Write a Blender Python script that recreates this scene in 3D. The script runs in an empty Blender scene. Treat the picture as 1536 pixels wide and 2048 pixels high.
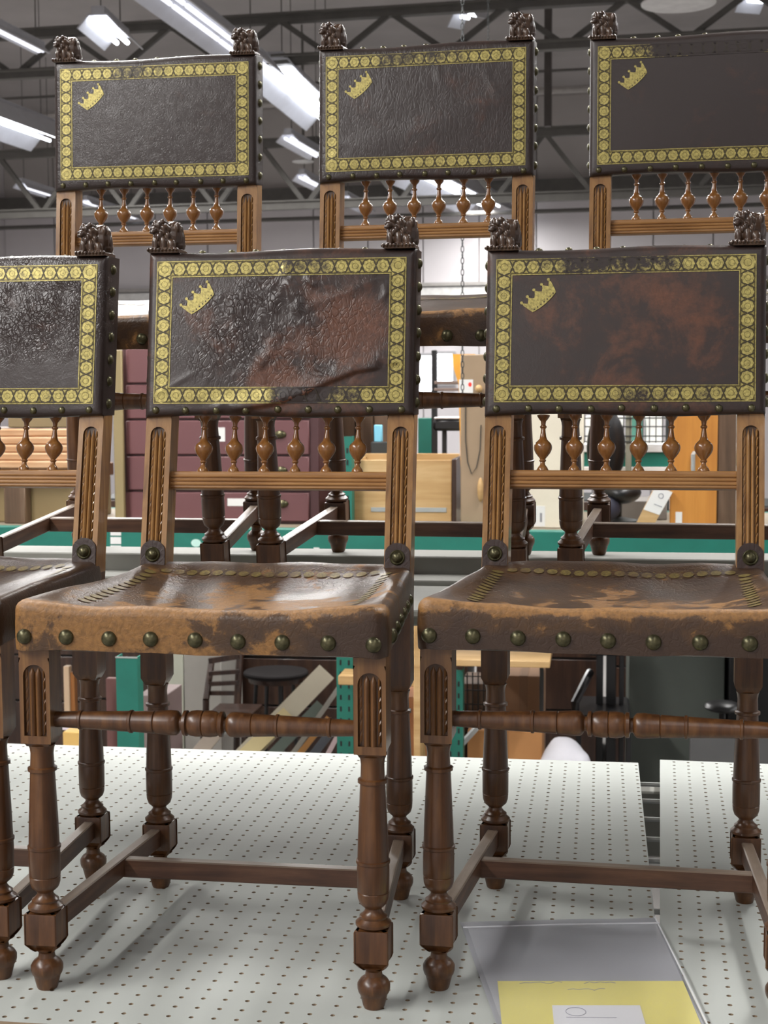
import bpy, math, random
from mathutils import Vector, Matrix
random.seed(7)
S = bpy.context.scene
COL = S.collection
# ------------------------------------------------------------------ camera
F, CH, YAW, PITCH, ROLL = 2963.4, 0.67898, 0.14375, 0.08033, -0.004684
def cam_axes():
    cy, sy = math.cos(YAW), math.sin(YAW); cp, sp = math.cos(PITCH), math.sin(PITCH)
    right = Vector((cy, sy, 0)); fwd = Vector((-sy, cy, 0)); up = Vector((0, 0, 1))
    f2 = fwd*cp - up*sp; u2 = up*cp + fwd*sp
    cr, sr = math.cos(ROLL), math.sin(ROLL)
    return right*cr + u2*sr, -right*sr + u2*cr, f2
CR, CU, CF = cam_axes()
CP = Vector((0, 0, CH))
cam_d = bpy.data.cameras.new('camera'); cam = bpy.data.objects.new('camera', cam_d); COL.objects.link(cam)
cam_d.sensor_fit = 'HORIZONTAL'; cam_d.sensor_width = 36; cam_d.lens = 36*F/1536
cam_d.clip_start = .05; cam_d.clip_end = 200
cam_d.dof.use_dof = True; cam_d.dof.focus_distance = 1.95; cam_d.dof.aperture_fstop = 22
m = Matrix((CR, CU, -CF)).transposed().to_4x4(); m.translation = CP
cam.matrix_world = m
S.camera = cam
# ------------------------------------------------------------------ world, exposure, light
S.view_settings.view_transform = 'Standard'; S.view_settings.look = 'None'
S.view_settings.exposure = -0.08; S.view_settings.gamma = 1.0; S.view_settings.use_curve_mapping = False
W = bpy.data.worlds.new('world'); S.world = W; W.use_nodes = True
W.node_tree.nodes['Background'].inputs[0].default_value = (.95, .96, 1.0, 1)
W.node_tree.nodes['Background'].inputs[1].default_value = 0.06
TUBE = 9.0          # emission of a lit tube
LAMP = 55.0         # watts of light per metre of lit strip
COOL = (1.0, .975, .945)
def ray(px, py):
    return CF + CR*((px-768)/F) - CU*((py-1024)/F)
def at(px, py, Y):
    d = ray(px, py); return CP + d*(Y/d.y)
def atz(px, py, z):
    d = ray(px, py); return CP + d*((z-CH)/d.z)
BA = math.radians(4.2)                       # the hall is turned a little against the shelves
BU = Vector((math.cos(BA), -math.sin(BA), 0)); BV = Vector((math.sin(BA), math.cos(BA), 0))
def hall(u, v, z): return BU*u + BV*v + Vector((0, 0, z))
def atv(px, py, v):                          # point seen at a pixel on the hall's cross plane v
    d = ray(px, py); return CP + d*(v/d.dot(BV))
# ------------------------------------------------------------------ materials
def V3(c): return (c[0], c[1], c[2], 1)
class NT:
    def __init__(s, name):
        s.m = bpy.data.materials.new(name); s.m.use_nodes = True; s.t = s.m.node_tree; s.n = s.t.nodes; s.l = s.t.links
        s.b = s.n['Principled BSDF']
    def new(s, typ, **kw):
        n = s.n.new(typ)
        for k, v in kw.items():
            if k.startswith('_'): setattr(n, k[1:], v)
            else: n.inputs[k].default_value = v
        return n
    def link(s, a, b): s.l.new(a, b)
    def coords(s, scale=(1, 1, 1), rot=(0, 0, 0), loc=(0, 0, 0)):
        tc = s.new('ShaderNodeTexCoord'); mp = s.new('ShaderNodeMapping'); mp.inputs['Scale'].default_value = scale
        mp.inputs['Rotation'].default_value = rot; mp.inputs['Location'].default_value = loc
        s.link(tc.outputs['Object'], mp.inputs[0]); return mp.outputs[0]
    def noise(s, vec, scale, detail=4, rough=.55, dist=0):
        n = s.new('ShaderNodeTexNoise'); s.link(vec, n.inputs['Vector'])
        n.inputs['Scale'].default_value = scale; n.inputs['Detail'].default_value = detail
        n.inputs['Roughness'].default_value = rough; n.inputs['Distortion'].default_value = dist
        return n.outputs['Fac']
    def ramp(s, fac, stops):
        r = s.new('ShaderNodeValToRGB'); s.link(fac, r.inputs[0]); e = r.color_ramp.elements
        while len(e) < len(stops): e.new(.5)
        for i, (p, c) in enumerate(stops):
            e[i].position = p; e[i].color = V3(c) if not isinstance(c, (int, float)) else (c, c, c, 1)
        return r.outputs[0]
    def math(s, op, a, b=None, clamp=False):
        n = s.new('ShaderNodeMath', _operation=op, _use_clamp=clamp)
        for i, x in enumerate((a, b)):
            if x is None: continue
            if isinstance(x, (int, float)): n.inputs[i].default_value = x
            else: s.link(x, n.inputs[i])
        return n.outputs[0]
    def mix(s, fac, a, b):
        n = s.new('ShaderNodeMix', _data_type='RGBA')
        for sock, x in ((n.inputs[0], fac), (n.inputs[6], a), (n.inputs[7], b)):
            if isinstance(x, (int, float)): sock.default_value = x
            elif isinstance(x, tuple): sock.default_value = V3(x)
            else: s.link(x, sock)
        return n.outputs[2]
    def blob(s, blobs):                      # sum of soft spots given as (x, y, z, rx, ry, rz, strength)
        tc = s.new('ShaderNodeTexCoord'); tot = None
        for x, y, z, rx, ry, rz, k in blobs:
            mp = s.new('ShaderNodeMapping'); mp.vector_type = 'POINT'
            mp.inputs['Scale'].default_value = (1/rx, 1/ry, 1/rz); mp.inputs['Location'].default_value = (-x/rx, -y/ry, -z/rz)
            s.link(tc.outputs['Object'], mp.inputs[0])
            ln = s.new('ShaderNodeVectorMath', _operation='LENGTH'); s.link(mp.outputs[0], ln.inputs[0])
            mr = s.new('ShaderNodeMapRange'); mr.interpolation_type = 'SMOOTHSTEP'
            s.link(ln.outputs['Value'], mr.inputs[0]); mr.inputs[1].default_value = 0; mr.inputs[2].default_value = 1
            mr.inputs[3].default_value = k; mr.inputs[4].default_value = 0
            tot = mr.outputs[0] if tot is None else s.math('ADD', tot, mr.outputs[0])
        return tot if tot is not None else s.math('ADD', 0.0, 0.0)
    def bump(s, h, strength, dist=.002, prev=None):
        n = s.new('ShaderNodeBump'); n.inputs['Strength'].default_value = strength; n.inputs['Distance'].default_value = dist
        s.link(h, n.inputs['Height'])
        if prev is not None: s.link(prev, n.inputs['Normal'])
        return n.outputs[0]
    def set(s, **kw):
        for k, v in kw.items():
            k = k.replace('_', ' ')
            if isinstance(v, (int, float)): s.b.inputs[k].default_value = v
            elif isinstance(v, tuple): s.b.inputs[k].default_value = V3(v)
            else: s.link(v, s.b.inputs[k])
        return s
MATS = {}
def plain(name, col, rough=.6, metal=0, var=.12, scale=8, spec=.5):
    if name in MATS: return MATS[name]
    t = NT(name); n = t.noise(t.coords(), scale, 5)
    c = t.ramp(n, [(.3, tuple(x*(1-var) for x in col)), (.7, tuple(min(1, x*(1+var)) for x in col))])
    t.set(Base_Color=c, Roughness=rough, Metallic=metal, Specular_IOR_Level=spec)
    MATS[name] = t.m; return t.m
def wood(name, dark, mid, light, rough=.38, axis=2, coat=.25, k=1.0, crough=.25):
    if name in MATS: return MATS[name]
    t = NT(name); sc = [95*k, 95*k, 95*k]; sc[axis] = 7*k
    n = t.noise(t.coords(tuple(sc)), 1, 6, .6, .4)
    big = t.noise(t.coords((9*k, 9*k, 9*k)), 1, 4, .6)
    f = t.math('ADD', t.math('MULTIPLY', n, .6), t.math('MULTIPLY', big, .4))
    c = t.ramp(f, [(.34, dark), (.5, mid), (.66, light)])
    t.set(Base_Color=c, Roughness=rough, Normal=t.bump(n, .18, .0006), Coat_Weight=coat, Coat_Roughness=crough)
    MATS[name] = t.m; return t.m
def emis(name, col, st):
    t = NT(name); t.set(Base_Color=(.8, .8, .8), Emission_Color=col, Emission_Strength=st); MATS[name] = t.m; return t.m
def leather(name, base, worn, wear=-.1, blobs=(), crack=90, crack_k=.5, grain=.25, rough=.36, stretch=(1, 1, 1), rot=0, cblobs=None, soft=.04):
    t = NT(name); co = t.coords()
    n = t.noise(co, 14, 9, .68, .6); n2 = t.noise(co, 55, 6, .7)
    f = t.math('ADD', t.math('ADD', t.math('MULTIPLY', n, .75), t.math('MULTIPLY', n2, .25)), t.blob(blobs))
    f = t.math('ADD', f, wear)
    mask = t.ramp(f, [(.56-soft, 0), (.56+soft, 1)])
    half = t.ramp(f, [(.40, 0), (.56, 1)])
    c0 = t.mix(half, base, tuple(.55*b + .45*w*.5 for b, w in zip(base, worn)))
    wn = t.ramp(t.noise(co, 160, 4, .7), [(.35, tuple(x*.7 for x in worn)), (.65, tuple(x*1.15 for x in worn))])
    c = t.mix(mask, c0, wn)
    t.set(Base_Color=c, Roughness=t.math('ADD', t.math('MULTIPLY', mask, .16), rough), Specular_IOR_Level=.55)
    vo = t.new('ShaderNodeTexVoronoi', _feature='DISTANCE_TO_EDGE'); vo.inputs['Scale'].default_value = crack
    wp = t.coords(stretch, (0, rot, 0))
    nz = t.new('ShaderNodeTexNoise'); t.link(wp, nz.inputs['Vector']); nz.inputs['Scale'].default_value = 40
    ad = t.new('ShaderNodeMix', _data_type='VECTOR'); ad.inputs[0].default_value = .035
    t.link(wp, ad.inputs[4]); t.link(nz.outputs['Color'], ad.inputs[5]); t.link(ad.outputs[1], vo.inputs['Vector'])
    edge = t.ramp(vo.outputs['Distance'], [(.0, 0), (.14, 1)])
    if cblobs: edge = t.math('MULTIPLY', edge, t.math('MULTIPLY', t.math('MINIMUM', t.blob(cblobs), 1.0), t.ramp(t.noise(co, 26, 4, .6), [(.38, .15), (.62, 1)])))
    b = t.bump(t.noise(co, 420, 3, .6), grain, .0006)
    b = t.bump(edge, crack_k, .0022, b)
    b = t.bump(n, .25, .004, b)
    t.set(Normal=b); MATS[name] = t.m; return t.m
def gilt(name, col, under, blobs=(), bias=-.12):
    t = NT(name); co = t.coords()
    n = t.noise(co, 150, 5, .75); n3 = t.noise(co, 18, 4, .6)
    f = t.math('ADD', t.math('ADD', t.math('MULTIPLY', n, .5), t.math('MULTIPLY', n3, .5)), t.math('ADD', t.blob(blobs), bias))
    mask = t.ramp(f, [(.47, 0), (.62, 1)])
    c = t.mix(mask, t.ramp(t.noise(co, 260, 4, .7), [(.34, tuple(x*.45 for x in col)), (.62, col)]), under)
    inv = t.math('SUBTRACT', 1.0, mask)
    t.set(Base_Color=c, Metallic=t.math('MULTIPLY', inv, .35), Roughness=.42); MATS[name] = t.m; return t.m
# ------------------------------------------------------------------ mesh building
class MB:
    def __init__(s): s.v = []; s.f = []; s.mi = []; s.cur = 0
    def add(s, vs, fs, mi=None):
        o = len(s.v); s.v += [tuple(p) for p in vs]; s.f += [tuple(i+o for i in f) for f in fs]
        s.mi += [s.cur if mi is None else mi]*len(fs)
    def box(s, a, b):
        x0, y0, z0 = a; x1, y1, z1 = b
        s.add([(x0,y0,z0),(x1,y0,z0),(x1,y1,z0),(x0,y1,z0),(x0,y0,z1),(x1,y0,z1),(x1,y1,z1),(x0,y1,z1)],
              [(0,3,2,1),(4,5,6,7),(0,1,5,4),(1,2,6,5),(2,3,7,6),(3,0,4,7)])
    def bevbox(s, a, b, r=.002):
        # box with chamfered edges (24 corners)
        x0,y0,z0 = a; x1,y1,z1 = b; vs = []; idx = {}
        cx,cy,cz = (x0+x1)/2,(y0+y1)/2,(z0+z1)/2; hx,hy,hz = (x1-x0)/2,(y1-y0)/2,(z1-z0)/2
        r = min(r, hx*.9, hy*.9, hz*.9)
        for sx in (-1,1):
            for sy in (-1,1):
                for sz in (-1,1):
                    for k in range(3):
                        p = [hx-r, hy-r, hz-r]; p[k] += r
                        idx[(sx,sy,sz,k)] = len(vs); vs.append((cx+sx*p[0], cy+sy*p[1], cz+sz*p[2]))
        fs = []
        def q(*ks): fs.append(tuple(idx[k] for k in ks))
        for s_ in (-1,1):
            def o(l): return l if s_ > 0 else l[::-1]
            q(*o([(s_,-1,-1,0),(s_,1,-1,0),(s_,1,1,0),(s_,-1,1,0)]))
            q(*o([(-1,s_,-1,1),(-1,s_,1,1),(1,s_,1,1),(1,s_,-1,1)]))
            q(*o([(-1,-1,s_,2),(1,-1,s_,2),(1,1,s_,2),(-1,1,s_,2)]))
        for a_ in (-1,1):
            for b_ in (-1,1):
                def o(l): return l if a_*b_ > 0 else l[::-1]
                q(*o([(a_,b_,-1,0),(a_,b_,-1,1),(a_,b_,1,1),(a_,b_,1,0)]))
                q(*o([(a_,-1,b_,2),(a_,-1,b_,0),(a_,1,b_,0),(a_,1,b_,2)][::-1])[::-1])
                q(*o([(-1,a_,b_,1),(-1,a_,b_,2),(1,a_,b_,2),(1,a_,b_,1)]))
        for sx in (-1,1):
            for sy in (-1,1):
                for sz in (-1,1):
                    t = [(sx,sy,sz,0),(sx,sy,sz,1),(sx,sy,sz,2)]
                    q(*(t if sx*sy*sz > 0 else t[::-1]))
        s.add(vs, fs)
    def lathe(s, prof, c=(0,0,0), axis='z', n=20, flip=False):
        vs = []; fs = []
        for (h, r) in prof:
            for k in range(n):
                a = 2*math.pi*k/n; p, q = r*math.cos(a), r*math.sin(a)
                if axis == 'z': vs.append((c[0]+p, c[1]+q, c[2]+h))
                elif axis == 'x': vs.append((c[0]+h, c[1]+p, c[2]+q))
                else: vs.append((c[0]+q, c[1]+h, c[2]+p))
        for i in range(len(prof)-1):
            for k in range(n):
                k2 = (k+1) % n; fs.append((i*n+k, i*n+k2, (i+1)*n+k2, (i+1)*n+k))
        fs.append(tuple(range(n-1, -1, -1))); o = (len(prof)-1)*n; fs.append(tuple(o+k for k in range(n)))
        s.add(vs, fs)
    def tube(s, pts, r, n=8):
        P = [Vector(p) for p in pts]; vs = []; fs = []; prev = None
        for i, p in enumerate(P):
            d = (P[min(i+1, len(P)-1)] - P[max(i-1, 0)]).normalized()
            a = d.cross(Vector((0, 0, 1)))
            if a.length < 1e-3: a = d.cross(Vector((1, 0, 0)))
            a.normalize()
            if prev is not None and a.dot(prev) < 0: a = -a
            prev = a; b = d.cross(a); rr = r[i] if isinstance(r, (list, tuple)) else r
            for k in range(n):
                t = 2*math.pi*k/n; vs.append(p + a*rr*math.cos(t) + b*rr*math.sin(t))
        for i in range(len(P)-1):
            for k in range(n):
                k2 = (k+1) % n; fs.append((i*n+k, i*n+k2, (i+1)*n+k2, (i+1)*n+k))
        fs.append(tuple(range(n-1, -1, -1))); o = (len(P)-1)*n; fs.append(tuple(o+k for k in range(n)))
        s.add(vs, fs)
    def beam(s, p0, p1, w, h, up=(0, 0, 1)):    # rectangular bar from p0 to p1
        p0, p1 = Vector(p0), Vector(p1); d = (p1-p0).normalized(); a = d.cross(Vector(up))
        if a.length < 1e-3: a = d.cross(Vector((0, 1, 0)))
        a.normalize(); b = a.cross(d); vs = []
        for p in (p0, p1):
            for i, j in ((-1,-1),(1,-1),(1,1),(-1,1)): vs.append(p + a*(i*w/2) + b*(j*h/2))
        s.add(vs, [(0,1,2,3),(7,6,5,4),(0,4,5,1),(1,5,6,2),(2,6,7,3),(3,7,4,0)])
    def ball(s, c, r, nu=12, nv=8):
        rx, ry, rz = r if isinstance(r, (tuple, list)) else (r, r, r); vs = [(c[0], c[1], c[2]-rz)]; fs = []
        for i in range(1, nv):
            t = math.pi*i/nv
            for k in range(nu):
                a = 2*math.pi*k/nu; vs.append((c[0]+rx*math.sin(t)*math.cos(a), c[1]+ry*math.sin(t)*math.sin(a), c[2]-rz*math.cos(t)))
        vs.append((c[0], c[1], c[2]+rz)); e = len(vs)-1
        for k in range(nu):
            k2 = (k+1) % nu; fs.append((0, 1+k2, 1+k)); fs.append((e, e-nu+k, e-nu+k2))
            for i in range(nv-2):
                o = 1+i*nu; fs.append((o+k, o+k2, o+nu+k2, o+nu+k))
        s.add(vs, fs)
    def dome(s, c, r, n=(0, -1, 0), h=.7, seg=14):    # nail head: half ball facing n
        n = Vector(n).normalized(); a = n.cross(Vector((0, 0, 1)))
        if a.length < 1e-3: a = Vector((1, 0, 0))
        a.normalize(); b = n.cross(a); c = Vector(c); vs = []; fs = []
        for i in range(5):
            t = i/5*math.pi/2
            for k in range(seg):
                q = 2*math.pi*k/seg; vs.append(c + n*(r*h*math.sin(t)) + (a*math.cos(q)+b*math.sin(q))*r*math.cos(t))
        vs.append(c + n*r*h)
        for i in range(4):
            for k in range(seg):
                k2 = (k+1) % seg; fs.append((i*seg+k, i*seg+k2, (i+1)*seg+k2, (i+1)*seg+k))
        for k in range(seg): fs.append((4*seg+k, 4*seg+(k+1) % seg, len(vs)-1))
        s.add(vs, fs)
    def grid(s, nu, nv, fn, flip=False):
        vs = [fn(i/nu, j/nv) for j in range(nv+1) for i in range(nu+1)]; fs = []
        for j in range(nv):
            for i in range(nu):
                q = (j*(nu+1)+i, j*(nu+1)+i+1, (j+1)*(nu+1)+i+1, (j+1)*(nu+1)+i); fs.append(q[::-1] if flip else q)
        s.add(vs, fs)
    def prism(s, poly, y0, y1):                  # polygon in x,z (counter-clockwise from the front) between y0 (front) and y1
        n = len(poly); vs = [(x, y0, z) for x, z in poly] + [(x, y1, z) for x, z in poly]
        fs = [tuple(range(n)), tuple(range(2*n-1, n-1, -1))] + [(i, i+n, (i+1) % n+n, (i+1) % n) for i in range(n)]
        s.add(vs, fs)
    def mesh(s, name, mats, angle=38):
        me = bpy.data.meshes.new(name); me.from_pydata(s.v, [], s.f)
        for mt in (mats if isinstance(mats, (list, tuple)) else [mats]): me.materials.append(mt)
        if any(s.mi): me.polygons.foreach_set('material_index', s.mi)
        me.polygons.foreach_set('use_smooth', [True]*len(me.polygons))
        me.set_sharp_from_angle(angle=math.radians(angle)); me.update(); return me
    def build(s, name, mats, parent=None, loc=None, angle=38):
        return put(s.mesh(name, mats, angle), name, parent, loc)
def put(me, name, parent=None, loc=None, rot=None):
    o = bpy.data.objects.new(name, me); COL.objects.link(o)
    if parent: o.parent = parent
    if loc: o.location = loc
    if rot: o.rotation_euler = rot
    return o
def tag(o, label=None, cat=None, group=None, kind=None):
    for k, v in (('label', label), ('category', cat), ('group', group), ('kind', kind)):
        if v: o[k] = v
    return o
def thing(name, label, cat, loc=(0, 0, 0), rot=(0, 0, 0), group=None):
    o = bpy.data.objects.new(name, None); COL.objects.link(o); o.location = loc; o.rotation_euler = rot; o.empty_display_size = .1
    return tag(o, label, cat, group)
def interp(x, xs, ys):
    if x <= xs[0]: return ys[0]
    for i in range(len(xs)-1):
        if x <= xs[i+1]: return ys[i] + (ys[i+1]-ys[i])*(x-xs[i])/(xs[i+1]-xs[i])
    return ys[-1]
# ------------------------------------------------------------------ the hall
FLOOR = -1.5; CEIL = 5.75; U0, U1_, V0, V1 = -13.0, 9.0, -7.0, 26.0
M_CONC = plain('concrete', (.22, .21, .20), .8, scale=1.2)
M_DECK = plain('roof_deck', (.44, .42, .41), .75, scale=.8)
M_WALLP = plain('wall_white', (.80, .77, .79), .65, var=.06, scale=.5)
M_WALLU = plain('wall_upper', (.58, .55, .53), .7, var=.08, scale=.6)
M_STEEL = plain('truss_paint', (.12, .115, .105), .6)
M_PIPE = plain('pipe_paint', (.42, .40, .38), .5)
def slab(name, corners, th, mat, kind='structure'):     # corners in hall u,v,z with a thickness along n
    mb = MB(); P = [hall(*c) for c in corners]; n = (P[1]-P[0]).cross(P[3]-P[0]).normalized()*th
    vs = P + [p+n for p in P]; mb.add(vs, [(0,1,2,3),(7,6,5,4),(0,4,5,1),(1,5,6,2),(2,6,7,3),(3,7,4,0)])
    return tag(mb.build(name, mat), kind=kind)
slab('floor', [(U0,V0,FLOOR),(U0,V1,FLOOR),(U1_,V1,FLOOR),(U1_,V0,FLOOR)], .1, M_CONC)
slab('ceiling', [(U0,V0,CEIL),(U1_,V0,CEIL),(U1_,V1,CEIL),(U0,V1,CEIL)], .1, M_DECK)
slab('wall_left', [(U0,V0,FLOOR),(U0,V0,CEIL),(U0,V1,CEIL),(U0,V1,FLOOR)], .1, M_WALLP)
slab('wall_right', [(U1_,V0,FLOOR),(U1_,V1,FLOOR),(U1_,V1,CEIL),(U1_,V0,CEIL)], .1, M_WALLP)
slab('wall_front', [(U0,V0,FLOOR),(U1_,V0,FLOOR),(U1_,V0,CEIL),(U0,V0,CEIL)], .1, M_WALLP)
wb = slab('wall_back', [(U0,V1+.06,FLOOR),(U0,V1+.06,CEIL),(U1_,V1+.06,CEIL),(U1_,V1+.06,FLOOR)], .1, M_WALLU)
ZSPL = 4.15                                             # white sheets below, bare sheets above
def hbox(mb, u0, v0, z0, u1, v1, z1):
    P = [hall(u, v, z) for z in (z0, z1) for u, v in ((u0,v0),(u1,v0),(u1,v1),(u0,v1))]
    mb.add(P, [(0,3,2,1),(4,5,6,7),(0,1,5,4),(1,2,6,5),(2,3,7,6),(3,0,4,7)])
u = U0
while u < U1_-.1:
    w = 1.0
    for z0, z1, mt in ((FLOOR, ZSPL, M_WALLP), (ZSPL+.03, CEIL, M_WALLU)):
        mb = MB(); hbox(mb, u+.012, V1-.02-.006*random.random(), z0, u+w-.012, V1+.05, z1); mb.build('wall_panel', mt, wb)
    u += w
mb = MB(); hbox(mb, U0, V1-.30, ZSPL-.05, U1_, V1-.03, ZSPL+.16); tag(mb.build('trim_1', M_STEEL), kind='structure')
mb = MB(); hbox(mb, U0, V1-.16, 2.28, U1_, V1-.03, 2.52); tag(mb.build('trim_2', plain('ledge_white', (.82,.82,.80), .5)), kind='structure')
mb = MB(); hbox(mb, U0, V1-.20, 2.54, U1_, V1-.03, 2.60); tag(mb.build('trim_3', M_PIPE), kind='structure')
# windows low in the back wall
M_DAY = emis('daylight_pane', (.93, .95, 1.0, 1), 9.0)
M_WFR = plain('window_paint', (.5, .5, .52), .5)
for i, (x0, y0, x1, y1) in enumerate(((836, 712, 866, 782), (872, 708, 905, 766))):
    a = atv(x0, y1, V1-.1); b = atv(x1, y0, V1-.1); ua, ub = a.dot(BU), b.dot(BU)
    mb = MB(); t = .05
    hbox(mb, ua-t, V1-.12, a.z-t, ua, V1-.03, b.z+t); hbox(mb, ub, V1-.12, a.z-t, ub+t, V1-.03, b.z+t)
    hbox(mb, ua, V1-.12, a.z-t, ub, V1-.03, a.z); hbox(mb, ua, V1-.12, b.z, ub, V1-.03, b.z+t)
    w = tag(mb.build('window_%d' % (i+1), M_WFR), kind='structure')
    mb = MB(); hbox(mb, ua, V1-.09, a.z, ub, V1-.05, b.z); mb.build('pane', M_DAY, w)
# roof trusses: chords and zigzag webs
def truss(label, v, zb, zt, u0, u1, step, cw, ch, tw):
    t = thing('roof_truss', label, 'truss', hall(0, v, 0)); o = hall(0, v, 0)
    for nm, z, h in (('bottom_chord', zb, ch), ('top_chord', zt, ch)):
        mb = MB(); a, b = hall(u0, v, z)-o, hall(u1, v, z)-o; mb.beam(a, b, cw, h)
        mb.beam(hall(u0, v-.02, z+h/2)-o, hall(u1, v-.02, z+h/2)-o, cw*1.9, .02); mb.build(nm, M_STEEL, t)
    u = u0; k = 0
    while u < u1-.01:
        mb = MB(); mb.beam(hall(u, v, zb if k % 2 else zt)-o, hall(u+step, v, zt if k % 2 else zb)-o, tw, tw); mb.build('web_bar', M_STEEL, t)
        u += step; k += 1
    return t
truss('nearer dark steel roof truss crossing behind the tops of the upper chairs', 14.0, 3.86, 4.25, -9.6, 5.2, .55, .10, .07, .05)
truss('farther dark steel roof truss with V-shaped braces in front of the pale back wall', 18.9, 3.12, 3.92, -12.0, 7.4, .62, .10, .10, .06)
for nm, lab, v, z, r, mt in (('conduit', 'pale grey pipe running across under the roof between the upper middle and right chairs', 22.0, 5.05, .05, M_PIPE),
                             ('conduit', 'thin dark pipe just above the pale grey roof pipe', 21.0, 5.12, .02, M_STEEL),
                             ('conduit', 'thin dark pipe low on the back wall above the left ledge', 24.5, 3.62, .035, M_STEEL)):
    mb = MB(); mb.tube([hall(-12.8, v, z), hall(8.8, v, z)], r); tag(mb.build(nm, mt), lab, 'pipe')
a = atv(1088, 235, 18.2); b = atv(1102, 60, 18.2); mb = MB()
hbox(mb, a.dot(BU), 18.2, a.z-.1, b.dot(BU), 18.33, CEIL); tag(mb.build('roof_strut', plain('strut_brown', (.07,.06,.055), .6)), 'dark brown upright roof strut between the upper middle and right chairs', 'strut')
# ------------------------------------------------------------------ lamps
M_REFL = plain('lamp_housing', (.55, .56, .60), .4, var=.05)
M_TUBE = emis('lit_tube', (.88, .92, 1.0, 1), TUBE); M_DIM = emis('low_tube', (.86, .88, 1.0, 1), 1.5)
def strip(label, p0, p1, w, lit, power=LAMP, group=None):
    p0, p1 = Vector(p0), Vector(p1); L = (p1-p0).length; ang = math.atan2((p1-p0).y, (p1-p0).x)
    t = thing('strip_light', label, 'ceiling light', p0, (0, 0, ang), group)
    mb = MB(); h = w*.32                                     # tray reflector, open below
    prof = [(-w/2, 0), (-w*.22, h), (w*.22, h), (w/2, 0), (w/2-.012, -.004), (w*.2, h-.015), (-w*.2, h-.015), (-w/2+.012, -.004)]
    n = len(prof); vs = [(x, y, z) for x in (0, L) for y, z in prof]
    mb.add(vs, [(i, (i+1) % n, (i+1) % n+n, i+n) for i in range(n)] + [(0,7,6,1),(1,6,5,2),(2,5,4,3),(8,9,14,15),(9,10,13,14),(10,11,12,13)])
    mb.build('reflector', M_REFL, t)
    mb = MB(); mb.beam((0, 0, h+.03), (L, 0, h+.03), w*.3, .06); mb.build('housing', M_REFL, t)
    for q in (.12, .88):
        mb = MB(); mb.tube([(L*q, 0, h+.05), (L*q, 0, CEIL-p0.z)], .006, 6); mb.build('hanger', M_STEEL, t)
    k = max(1, round(L/1.25)); seg = L/k
    for i in range(k):
        for s in (-1, 1):
            mb = MB(); mb.tube([(i*seg+.04, s*w*.13, h*.45), ((i+1)*seg-.04, s*w*.13, h*.45)], .019, 8)
            mb.build('tube', M_TUBE if lit else M_DIM, t)
    if lit and power:
        ld = bpy.data.lights.new('strip_lamp', 'AREA'); ld.shape = 'RECTANGLE'; ld.size = L; ld.size_y = w*.45
        ld.energy = power*L; ld.color = COOL
        lo = bpy.data.objects.new('strip_lamp', ld); COL.objects.link(lo); lo.parent = t; lo.location = (L/2, 0, -.02)
    return t
ZL = 3.68
def pz(px, py): return atz(px, py, ZL)
strip('long half-dim strip light running down to the upper left chair from the top edge', pz(318, 0)-(pz(640, 250)-pz(330, 0))*.15, pz(528, 152), .42, False)
strip('glaring strip light between the upper left and upper middle chairs', pz(548, 158), pz(664, 260), .62, True, LAMP*2.6)
strip('glaring strip light cut by the left edge of the picture', pz(0, 262)-BV*2.5, pz(118, 300), .78, True, LAMP*2.2)
strip('short bluish strip light above the upper left chair', pz(196, 55), pz(247, 100), .36, True, LAMP*2)
strip('glaring strip light behind the spindles of the upper middle chair', pz(846, 366), pz(985, 430), .95, True, LAMP*.8)
strip('dim strip light in the upper left corner of the hall roof', pz(-40, 45), pz(86, 108), .14, False)
strip('dim strip light below the glaring one, left of the upper middle chair', pz(575, 283), pz(640, 320), .30, False)
strip('dim far strip light low behind the upper middle chair left post', pz(603, 360), pz(650, 383), .30, False)
strip('dim far strip light seen through the upper middle chair first spindles', pz(690, 402), pz(735, 425), .30, False)
strip('dim far strip light left of the upper left chair post', pz(40, 375), pz(105, 395), .25, False)
strip('dim far strip light seen through the upper left chair spindles', pz(170, 408), pz(275, 441), .25, False)
strip('small lit strip light seen end-on above the upper middle chair', atz(924, 44, 4.4), atz(952, 49, 4.4), .5, True, 0)
strip('small lit strip light at the top right corner of the view', atz(1495, 12, 4.4), atz(1545, 16, 4.4), .5, True, 0)
for n_, (u, v0, v1, p) in enumerate(((-2.6, 2.2, 9.0, 1.0), (1.0, 2.8, 12.0, .75), (4.4, 2.0, 12.0, .25), (-6.4, 3.0, 12.0, .6), (.8, -5.5, 0.0, .12), (-3.6, -5.0, .6, 1.7))):
    strip('strip light of the hall roof outside the view, row %s' % 'left of the shelf,right of the shelf,far right,far left,behind the viewer,left behind the viewer'.split(',')[n_], hall(u, v0, ZL), hall(u, v1, ZL), .46, True, LAMP*p)
def dish(label, c, r):
    t = thing('dish_lamp', label, 'ceiling light', c)
    mb = MB(); mb.lathe([(0, r), (.012, r), (r*.28, r*.45), (r*.40, r*.16), (r*.62, r*.14), (r*.62, .01)], n=32); mb.build('shade', plain('dish_enamel', (.75,.75,.74), .35), t)
    mb = MB(); mb.tube([(0, 0, r*.6), (0, 0, CEIL-c[2])], .012); mb.build('rod', M_STEEL, t)
dish('pale round dish lamp cut by the top edge above the right chair', atv(1357, 8, 12.5), .30)
dish('small pale dish lamp hanging left of the upper middle chair', atv(606, 324, 20.2), .15)
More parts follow.
